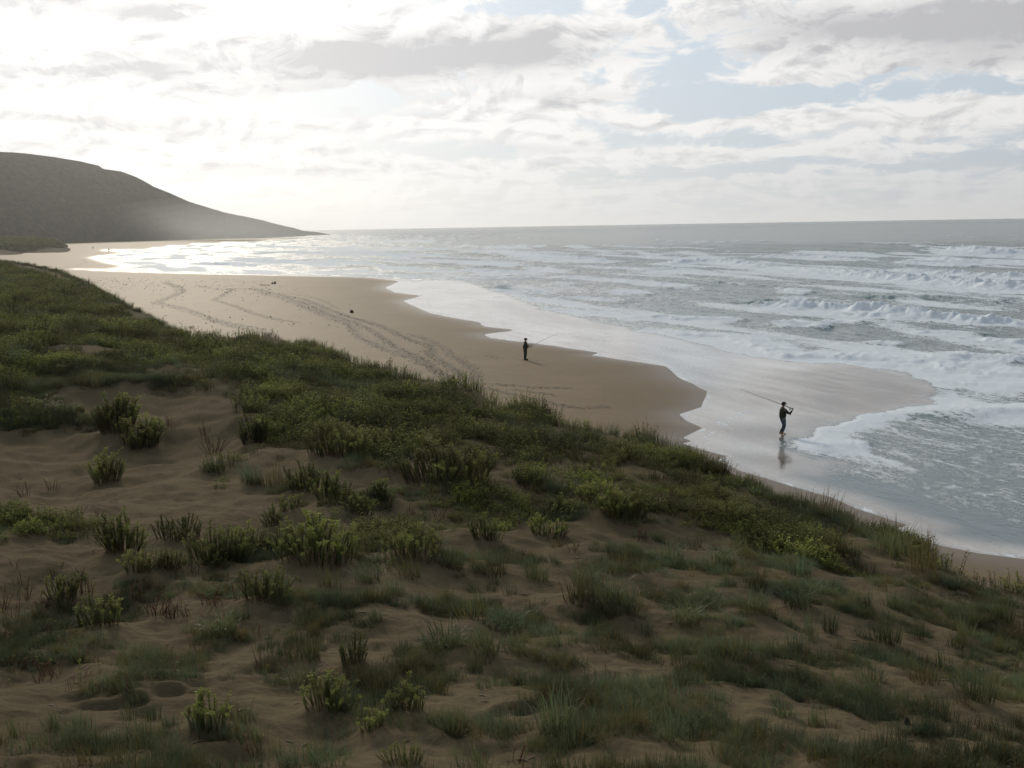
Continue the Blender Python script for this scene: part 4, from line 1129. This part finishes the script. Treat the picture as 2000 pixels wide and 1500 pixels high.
def skin_mesh(name, parent, nodes, chains, m, sub=1):
    """nodes: name -> (x, y, z, radius or (rx, ry)); chains: lists of node names; each chain set grows one smooth surface"""
    names = list(nodes); ix = {n: i for i, n in enumerate(names)}
    edges = set()
    for ch in chains:
        for a, b in zip(ch[:-1], ch[1:]): edges.add((min(ix[a], ix[b]), max(ix[a], ix[b])))
    me = bpy.data.meshes.new(name); me.from_pydata([nodes[n][:3] for n in names], list(edges), [])
    o = link(name, me, parent)
    md = o.modifiers.new('skin', 'SKIN'); md.use_smooth_shade = True; md.branch_smoothing = 0.3
    sv = me.skin_vertices[0].data
    seen = set(); adj = {i: [] for i in range(len(names))}
    for a, b in edges: adj[a].append(b); adj[b].append(a)
    for i, n in enumerate(names):
        r0 = nodes[n][3]; sv[i].radius = r0 if isinstance(r0, (tuple, list)) else (r0, r0); sv[i].use_root = False
    for i in range(len(names)):
        if i in seen: continue
        sv[i].use_root = True; st = [i]
        while st:
            k = st.pop()
            if k in seen: continue
            seen.add(k); st += adj[k]
    sb = o.modifiers.new('subdivision', 'SUBSURF'); sb.levels = sub; sb.render_levels = sub
    me.materials.append(m)
    return o
def ellipsoid(bm, c_, r_xyz, seg=14, rings=9, rot=None):
    m_ = Matrix.Translation(c_) @ (rot or Matrix.Identity(4)) @ Matrix.Diagonal((*r_xyz, 1))
    return bmesh.ops.create_uvsphere(bm, u_segments=seg, v_segments=rings, radius=1, matrix=m_)['verts']
def bm_obj(name, bm, m, parent=None, smooth=True):
    me = bpy.data.meshes.new(name); bm.to_mesh(me); bm.free()
    if smooth:
        for p in me.polygons: p.use_smooth = True
    me.materials.append(m)
    return link(name, me, parent)
def lerp(a, b, t): return tuple(np.array(a) * (1 - t) + np.array(b) * t)
def hand_nodes(nodes, chains, sd, wrist, dirv, curl, palm_n):
    """palm plus five separate bent fingers"""
    d = np.array(dirv, float); d /= np.linalg.norm(d); pn = np.array(palm_n, float); pn -= d * np.dot(pn, d); pn /= np.linalg.norm(pn)
    sdv = np.cross(d, pn); w = np.array(wrist, float)
    nodes[f'palm{sd}'] = (*(w + d * .05), (.036, .020)); nodes[f'knuck{sd}'] = (*(w + d * .085), (.038, .016))
    chains.append([f'wrist{sd}', f'palm{sd}', f'knuck{sd}'])
    for k, (o_, l) in enumerate(((-.030, .066), (-.010, .076), (.010, .072), (.030, .058))):
        p0 = w + d * .075 + sdv * o_
        c1 = curl; p = p0; prev = None
        for s in range(4):
            nm = f'f{sd}{k}{s}'; nodes[nm] = (*p, .0098 - .0012 * s)
            if prev: chains.append([prev, nm])
            prev = nm
            dd = d * math.cos(c1 * s) + pn * math.sin(c1 * s)
            p = p + dd * l * (.48, .30, .22, 0)[s]
    p = w + d * .03 + sdv * -.030; prev = None
    for s in range(3):
        nm = f't{sd}{s}'; nodes[nm] = (*p, .011 - .001 * s)
        if prev: chains.append([prev, nm])
        prev = nm; p = p + (d * .6 + sdv * (-.55 + .4 * s) + pn * .45 * (s + .5)) * .030
def person(J, label, mats, cap_yaw, loc, rotz, hands=(0.9, 0.9), palms=((0, 1, 0), (0, -1, 0)), hdir=None, feet_bare=False, scale=1.0, wide=1.0, detail=True, trousers=True):
    root = bpy.data.objects.new('person', None); COL.objects.link(root)
    root.location = loc; root.rotation_euler = (0, 0, rotz); root.scale = (scale * wide, scale * wide, scale)
    tag(root, label, 'person', 'people on the beach')
    n = {}; ch = []
    H = J['head']
    n['pelvis'] = (*J['pelvis'], (.07, .09)); n['waist'] = (*lerp(J['pelvis'], J['chest'], .45), (.07, .09)); n['chest'] = (*J['chest'], (.08, .11)); n['neckb'] = (*J['neck'], (.07, .085))
    n['neck'] = (*lerp(J['neck'], H, .45), .055); n['jaw'] = (*lerp(J['neck'], H, .72), (.068, .062)); n['skull'] = (*H, (.098, .082)); n['crown'] = (H[0] - .005, H[1], H[2] + .085, (.062, .055))
    ch.append(['pelvis', 'waist', 'chest', 'neckb', 'neck', 'jaw', 'skull', 'crown'])
    cy, sy = math.cos(cap_yaw), math.sin(cap_yaw)
    if detail:
        n['nose'] = (H[0] + cy * .105, H[1] + sy * .105, H[2] - .02, .014)
        for s in (-1, 1): n[f'ear{s}'] = (H[0] - sy * s * .088, H[1] + cy * s * .088, H[2] - .015, .018)
        ch += [['skull', 'nose'], ['skull', 'ear-1'], ['skull', 'ear1']]
    for s in ('L', 'R'):
        n['sh' + s] = (*J['sh' + s], .045); n['el' + s] = (*J['el' + s], .044); n['ua' + s] = (*lerp(J['sh' + s], J['el' + s], .5), .040); n['fa' + s] = (*lerp(J['el' + s], J['wr' + s], .4), .042); n['wrist' + s] = (*J['wr' + s], (.028, .024))
        ch.append(['chest', 'sh' + s, 'ua' + s, 'el' + s, 'fa' + s, 'wrist' + s])
        n['hip' + s] = (*J['hip' + s], .065); n['th' + s] = (*lerp(J['hip' + s], J['kn' + s], .45), .062); n['kn' + s] = (*J['kn' + s], .058); n['ca' + s] = (*lerp(J['kn' + s], J['an' + s], .35), .056); n['an' + s] = (*J['an' + s], .038)
        n['heel' + s] = (*J['heel' + s], .034); n['ball' + s] = (*lerp(J['an' + s], J['toe' + s], .62), (.040, .03)); n['toe' + s] = (*J['toe' + s], (.034, .018))
        ch += [['pelvis', 'hip' + s, 'th' + s, 'kn' + s, 'ca' + s, 'an' + s, 'ball' + s, 'toe' + s], ['an' + s, 'heel' + s]]
        if detail:
            i = 0 if s == 'L' else 1
            hd = np.array(J['wr' + s]) - np.array(J['el' + s]) if hdir is None or hdir[i] is None else hdir[i]
            hand_nodes(n, ch, s, J['wr' + s], hd, hands[i], palms[i])
        else:
            d_ = np.array(J['wr' + s]) - np.array(J['el' + s]); d_ /= np.linalg.norm(d_)
            n['palm' + s] = (*(np.array(J['wr' + s]) + d_ * .08), .034); ch.append(['wrist' + s, 'palm' + s])
    body = skin_mesh('body', root, n, ch, M_SKIN, 1)
    # jacket
    k = 1.28
    j = {'hem': (*lerp(J['pelvis'], J['chest'], -.22), (.20, .215)), 'wst': (*lerp(J['pelvis'], J['chest'], .4), (.19, .21)), 'cst': (*J['chest'], (.185, .225)), 'col': (*lerp(J['neck'], J['head'], .22), (.088, .092))}
    jc = [['hem', 'wst', 'cst', 'col']]
    for s in ('L', 'R'):
        j['s' + s] = (*J['sh' + s], .105); j['u' + s] = (*lerp(J['sh' + s], J['el' + s], .55), .088); j['e' + s] = (*J['el' + s], .076); j['w' + s] = (*lerp(J['el' + s], J['wr' + s], .92), .046)
        jc.append(['cst', 's' + s, 'u' + s, 'e' + s, 'w' + s])
    skin_mesh('jacket', root, j, jc, mats[0], 1)
    tr = {'p': (*lerp(J['pelvis'], J['chest'], .34), (.150, .175)), 'm': (*J['pelvis'], (.165, .19))}; tc = []
    for s in ('L', 'R'):
        tr['h' + s] = (*J['hip' + s], .135); tr['t' + s] = (*lerp(J['hip' + s], J['kn' + s], .5), .118); tr['k' + s] = (*J['kn' + s], .094); tr['c' + s] = (*lerp(J['kn' + s], J['an' + s], .45), .088)
        tr['a' + s] = (*lerp(J['kn' + s], J['an' + s], .90), .062)
        tc.append(['p', 'm', 'h' + s, 't' + s, 'k' + s, 'c' + s, 'a' + s])
    skin_mesh('trousers', root, tr, tc, mats[1], 1)
    if not feet_bare:
        for s in ('L', 'R'):
            a_, t_, h_ = np.array(J['an' + s]), np.array(J['toe' + s]), np.array(J['heel' + s])
            skin_mesh('boot', root, {'a': (*(a_ + (0, 0, .10)), .060), 'b': (*a_, .056), 'c': (*lerp(a_, t_, .6), (.054, .042)), 'd': (*t_, (.046, .030)), 'e': (*h_, .046)}, [['a', 'b', 'c', 'd'], ['b', 'e']], M_BOOT, 1)
    # cap: dome, brim
    bm = bmesh.new()
    vs = ellipsoid(bm, (0, 0, 0), (.112, .094, .092), 16, 10)
    for v_ in vs:
        if v_.co.z < -.01: v_.co.z = -.012 + v_.co.z * .08
    cap = bm_obj('cap', bm, mats[2], root)
    bm = bmesh.new()
    pts = []
    for i in range(9):
        t_ = -1.05 + 2.1 * i / 8
        pts.append((math.cos(t_) * .105, math.sin(t_) * .088, math.cos(t_) * .105 + .085 * math.cos(t_ * 1.35), math.sin(t_) * .085))
    for zz in (-.016, -.005):
        for a1, b1, a2, b2 in pts: bm.verts.new((a1, b1, zz)); bm.verts.new((a2, b2, zz - .016))
    bm.verts.ensure_lookup_table(); V_ = bm.verts
    for i in range(8):
        b0 = 2 * i; t0 = 18 + 2 * i
        bm.faces.new((V_[t0], V_[t0 + 1], V_[t0 + 3], V_[t0 + 2])); bm.faces.new((V_[b0], V_[b0 + 2], V_[b0 + 3], V_[b0 + 1])); bm.faces.new((V_[b0 + 1], V_[b0 + 3], V_[t0 + 3], V_[t0 + 1])); bm.faces.new((V_[b0], V_[t0], V_[t0 + 2], V_[b0 + 2]))
    bm.faces.new((V_[0], V_[1], V_[19], V_[18])); bm.faces.new((V_[16], V_[34], V_[35], V_[17]))
    br = bm_obj('brim', bm, mats[2], cap, False)
    cap.location = (H[0], H[1], H[2] + .040); cap.rotation_euler = (0, .06, cap_yaw)
    if detail:
        bm = bmesh.new(); ellipsoid(bm, (H[0] - cy * .022, H[1] - sy * .022, H[2] + .005), (.096, .087, .080), 12, 8); bm_obj('hair', bm, M_HAIR, root)
        for s in (-1, 1):
            bm = bmesh.new(); ellipsoid(bm, (H[0] + cy * .088 - sy * s * .032, H[1] + sy * .088 + cy * s * .032, H[2] + .002), (.012, .014, .009), 8, 6); bm_obj('eye', bm, M_EYE, root)
        bm = bmesh.new(); ellipsoid(bm, (H[0] + cy * .082, H[1] + sy * .082, H[2] - .062), (.012, .024, .007), 8, 6, Matrix.Rotation(cap_yaw, 4, 'Z')); bm_obj('mouth', bm, simple('lips', (.26, .11, .09), .5), root)
    return root
def standing(lean=0.0):
    return {'pelvis': (0, 0, .93), 'chest': (.02, 0, 1.28), 'neck': (.02, 0, 1.47), 'head': (.05, 0, 1.64), 'shL': (.02, .19, 1.40), 'shR': (.02, -.19, 1.40),
            'elL': (.10, .25, 1.13), 'elR': (.08, -.26, 1.12), 'wrL': (.34, .10, 1.20), 'wrR': (.30, -.10, 1.05), 'hipL': (0, .10, .88), 'hipR': (0, -.10, .88), 'knL': (.03, .12, .48), 'knR': (.01, -.12, .48),
            'anL': (-.02, .13, .09), 'anR': (-.04, -.13, .09), 'toeL': (.19, .16, .03), 'toeR': (.17, -.16, .03), 'heelL': (-.07, .13, .04), 'heelR': (-.09, -.13, .04)}
def rod(label, butt, tip, loc, rotz, reel_at=.12, sag=0.10):
    root = bpy.data.objects.new('fishing_rod', None); COL.objects.link(root); root.location = loc; root.rotation_euler = (0, 0, rotz)
    tag(root, label, 'fishing rod', 'fishing rods')
    a = np.array(butt, float); b = np.array(tip, float); L = np.linalg.norm(b - a); d = (b - a) / L
    up = np.array([0, 0, 1.0]); s1_ = np.cross(d, up); s1_ /= np.linalg.norm(s1_); s2_ = np.cross(s1_, d)
    def tube(name, t0, t1, r0, r1, m, n=8, k=14):
        bm = bmesh.new(); rings = []
        for i in range(k + 1):
            t_ = t0 + (t1 - t0) * i / k; c_ = a + d * L * t_ - up * sag * max(0, t_ - .3) ** 2 * L * .3; r0_ = r0 + (r1 - r0) * i / k
            rings.append([bm.verts.new(c_ + s1_ * r0_ * math.cos(2 * math.pi * q_ / n) + s2_ * r0_ * math.sin(2 * math.pi * q_ / n)) for q_ in range(n)])
        for i in range(k):
            for q_ in range(n): bm.faces.new((rings[i][q_], rings[i][(q_ + 1) % n], rings[i + 1][(q_ + 1) % n], rings[i + 1][q_]))
        bm.faces.new(rings[0][::-1]); bm.faces.new(rings[-1])
        return bm_obj(name, bm, m, root)
    tube('grip', 0, .2, .019, .017, M_BOOT, 8, 4); tube('blank', .2, 1, .0145, .006, M_ROD)
    c_ = a + d * L * reel_at - s2_ * .07
    bm = bmesh.new(); ellipsoid(bm, Vector(c_), (.045, .035, .045), 10, 8)
    re = bm_obj('reel', bm, M_METAL, root)
    bm = bmesh.new(); ellipsoid(bm, Vector(c_ + s1_ * .06), (.035, .012, .012), 8, 6); bm_obj('handle', bm, M_METAL, re)
    for t_ in (.34, .48, .6, .7, .79, .87, .94, .995):
        q0 = a + d * L * t_ - up * sag * max(0, t_ - .3) ** 2 * L * .3 - s2_ * .016
        bm = bmesh.new(); rr_ = .016 * (1.2 - t_ * .7)
        ring = [[bm.verts.new(q0 + (s1_ * math.cos(u_) + s2_ * math.sin(u_)) * (rr_ + .002 * math.cos(w_)) + d * .002 * math.sin(w_)) for w_ in (0, 2.1, 4.2)] for u_ in np.linspace(0, 2 * math.pi, 8, endpoint=False)]
        for i in range(8):
            for q_ in range(3): bm.faces.new((ring[i][q_], ring[(i + 1) % 8][q_], ring[(i + 1) % 8][(q_ + 1) % 3], ring[i][(q_ + 1) % 3]))
        bm_obj('line_guide', bm, M_METAL, root)
    return root
# fisher standing on the sand, facing the sea on the right
p1 = on_beach(1026, 703)
J1 = standing()  # weight on both feet, arms forward on the rod
fz = float(beach_z(p1[0], p1[1])[0])
person(J1, 'person in dark jacket and cap standing on dry sand holding a fishing rod out', (M_JACKET2, M_TROUS, M_CAP), 0.0, (p1[0], p1[1], fz - .01), rad(-6), hands=(1.1, 1.1), palms=((0, -1, .2), (0, 1, .2)), scale=1.02, wide=1.16)
rod('long thin rod held out over the water by the person on the sand', (.19, -.03, 1.0), (2.70, .5, 2.20), (p1[0], p1[1], fz - .01), rad(-6))
# fisher walking in the swash, rod over the shoulder
p2 = at(1528, 849.5, 0.012)
J2 = {'pelvis': (0, 0, .95), 'chest': (-.03, 0, 1.30), 'neck': (-.01, 0, 1.49), 'head': (.03, 0, 1.66), 'shL': (.00, .18, 1.42), 'shR': (-.02, -.19, 1.42),
      'elL': (.22, .26, 1.20), 'elR': (.24, -.24, 1.17), 'wrL': (.33, .10, 1.12), 'wrR': (.40, -.16, 1.36), 'hipL': (0, .10, .90), 'hipR': (0, -.10, .90), 'knL': (.13, .11, .50), 'knR': (.05, -.10, .49),
      'anL': (.02, .11, .10), 'anR': (-.16, -.10, .155), 'toeL': (.23, .13, .03), 'toeR': (.03, -.11, .03), 'heelL': (-.03, .11, .04), 'heelR': (-.215, -.10, .125)}
person(J2, 'person in dark jacket, blue trousers and cap walking barefoot through shallow swash', (M_JACKET, M_JEANS, M_CAP), 0.12, (p2[0], p2[1], -.005), rad(4), hands=(1.0, 1.2), palms=((0, -1, .2), (-.4, .3, -1)), hdir=(None, (.2, .25, 1.0)), feet_bare=True, wide=1.10)
rod('long dark rod carried over the shoulder of the person walking in the swash', (.52, -.13, 1.405), (-2.45, -.42, 2.62), (p2[0], p2[1], -.005), rad(4), .06, .05)
# two far figures in the shade of the headland
for px, py, lab, rz in ((182, 487.6, 'tiny distant person on the shaded cove beach, left of the pair', .6), (213, 492.2, 'tiny distant person near the bright water in the cove, right of the pair', -1.2)):
    p = on_beach(px, py)
    JJ = standing(); JJ.update({'wrL': (.05, .24, .84), 'wrR': (.06, -.24, .84), 'elL': (-.02, .27, 1.10), 'elR': (-.02, -.27, 1.10)})
    person(JJ, lab, (M_JACKET, M_TROUS, M_CAP), 0.0, (p[0], p[1], float(beach_z(p[0], p[1])[0]) - .01), rz, detail=False, scale=1.06)

# ------------------------------------------------------------------ things lying on the sand
def lump(name, label, cat, px, py, w, d, h_, m, seed, dune=False, group=None):
    p = hit(px, py) if dune else on_beach(px, py)
    bm = bmesh.new(); bmesh.ops.create_icosphere(bm, subdivisions=3, radius=1)
    for v_ in bm.verts:
        q_ = v_.co.copy()
        f = 1 + .28 * float(perlin(np.array([q_.x * 1.3 + seed]), np.array([q_.y * 1.3 + q_.z * 1.7]), seed)[0]) + .1 * float(perlin(np.array([q_.x * 4 + seed]), np.array([q_.y * 4 + q_.z * 3]), seed)[0])
        v_.co = Vector((q_.x * w * .5 * f, q_.y * d * .5 * f, max(q_.z, -.35) * h_ * .74 * f + h_ * .24))
    o = bm_obj(name, bm, m)
    z_ = ground(p[0], p[1]) if dune else float(beach_z(p[0], p[1])[0])
    o.location = (p[0], p[1], z_); tag(o, label, cat, group)
    return o
M_STONE = simple('dark_stone', (0.035, 0.030, 0.022), .8)
M_SHELL = simple('pale_shell', (0.55, 0.55, 0.53), .5, .1)
M_WOOD = simple('grey_driftwood', (0.10, 0.08, 0.06), .9)
lump('stone', 'dark angular stone alone on the beach beside the footprint trails', 'stone', 687, 611, .46, .4, .40, M_STONE, 3)
lump('stone', 'left of two tiny dark stones near the inner waterline', 'stone', 532, 554.5, .36, .4, .30, M_STONE, 5)
lump('stone', 'right of two tiny dark stones near the inner waterline', 'stone', 537, 554, .50, .4, .42, M_STONE, 6)
lump('stone', 'small dark stone on bare dune sand in the bottom right', 'stone', 1771, 1416, .055, .05, .075, M_STONE, 7, True)
lump('shell', 'small pale shell on bare sand right of the big tuft', 'shell', 1292, 1166, .05, .035, .014, M_SHELL, 8, True)
lump('shell', 'small pale shell among thin grass in the lower right', 'shell', 1521, 1346, .034, .03, .016, M_SHELL, 9, True)
def stick(label, pa, pb, r0, m):
    a = on_beach(*pa); b = on_beach(*pb); a = np.array([a[0], a[1], beach_z(a[0], a[1])[0] + r0]); b = np.array([b[0], b[1], beach_z(b[0], b[1])[0] + r0])
    bm = bmesh.new(); k = 10; n = 7; d = b - a; s1_ = np.cross(d, [0, 0, 1]); s1_ /= np.linalg.norm(s1_); rings = []
    for i in range(k + 1):
        t_ = i / k; c_ = a + d * t_ - a + s1_ * .12 * math.sin(t_ * 4); r_1 = r0 * (1 - .55 * t_) * (1 + .2 * math.sin(i * 2.1))
        rings.append([bm.verts.new(c_ + s1_ * r_1 * math.cos(2 * math.pi * q_ / n) + np.array([0, 0, 1]) * r_1 * math.sin(2 * math.pi * q_ / n)) for q_ in range(n)])
    for i in range(k):
        for q_ in range(n): bm.faces.new((rings[i][q_], rings[i][(q_ + 1) % n], rings[i + 1][(q_ + 1) % n], rings[i + 1][q_]))
    bm.faces.new(rings[0][::-1]); bm.faces.new(rings[-1])
    o = bm_obj('driftwood_stick', bm, m); o.location = a; tag(o, label, 'driftwood')
stick('thin dark driftwood stick lying on sand left of the two tiny stones', (508, 557), (528, 557.3), .06, M_WOOD)
p = on_beach(376, 641)
b = dict(p=np.array([p[0], p[1] - .2, 0]), w=1.0, h=.32, label='lone low clump of weed on the open beach beside the dune edge')
root = bpy.data.objects.new('weed_clump', None); COL.objects.link(root); zb = float(beach_z(p[0], p[1])[0]); root.location = (p[0], p[1], zb); tag(root, b['label'], 'plant')
for i in range(34):
    a = prng.uniform(0, 6.28); r0 = math.sqrt(prng.uniform(0, 1))
    s = link('shoot', prng.choice(SHOOTS), root); s.location = (math.cos(a) * r0 * .62, math.sin(a) * r0 * .5, -.02); hh_ = .36 * prng.uniform(.6, 1) * (1 - .4 * r0); s.scale = (hh_ * 1.4, hh_ * 1.4, hh_)
    s.rotation_euler = (prng.uniform(-.4, .4), prng.uniform(-.4, .4), prng.uniform(0, 6.28))

# ------------------------------------------------------------------ air
def volume_box(name, lo, hi, density, aniso, colr_):
    bm = bmesh.new(); bmesh.ops.create_cube(bm, size=1.0)
    for v_ in bm.verts: v_.co = Vector(((lo[0] + hi[0]) / 2 + v_.co.x * (hi[0] - lo[0]), (lo[1] + hi[1]) / 2 + v_.co.y * (hi[1] - lo[1]), (lo[2] + hi[2]) / 2 + v_.co.z * (hi[2] - lo[2])))
    m = bpy.data.materials.new(name); m.use_nodes = True; nt = m.node_tree
    nt.nodes.remove(nt.nodes['Principled BSDF'])
    pv = nt.nodes.new('ShaderNodeVolumePrincipled'); pv.inputs['Density'].default_value = density; pv.inputs['Anisotropy'].default_value = aniso; pv.inputs['Color'].default_value = (*colr_, 1)
    nt.links.new(pv.outputs[0], nt.nodes['Material Output'].inputs['Volume'])
    return tag(bm_obj(name, bm, m, None, False), kind='stuff')
volume_box('haze', (-4300, -4300, -45), (4300, 4300, 160), 0.00015, 0.78, (0.94, 0.96, 0.98))
def mist(name, label, c_, r_, density):
    bm = bmesh.new(); ellipsoid(bm, c_, r_, 28, 14)
    m = bpy.data.materials.new(name); m.use_nodes = True; nt = m.node_tree
    nt.nodes.remove(nt.nodes['Principled BSDF'])
    pv = nt.nodes.new('ShaderNodeVolumePrincipled'); pv.inputs['Density'].default_value = density; pv.inputs['Anisotropy'].default_value = 0.7; pv.inputs['Color'].default_value = (.92, .96, 1.0, 1)
    nt.links.new(pv.outputs[0], nt.nodes['Material Output'].inputs['Volume'])
    o = bm_obj(name, bm, m); tag(o, kind='stuff', label=label)
for lab_, f_m in (('outermost', 1.35), ('outer', 1.15), ('middle', .97), ('inner', .79), ('fourth', .62), ('fifth', .46), ('innermost', .30)):
    mist('sea_mist', f'{lab_} veil of pale spray at the foot of the headland', (-262, 925, 2), (118 * f_m, 50 * f_m, 30 * f_m), 0.0008)
mist('sea_mist', 'pale spray drifting over the outer surf', (150, 430, 1.5), (270, 130, 7), 0.0013)
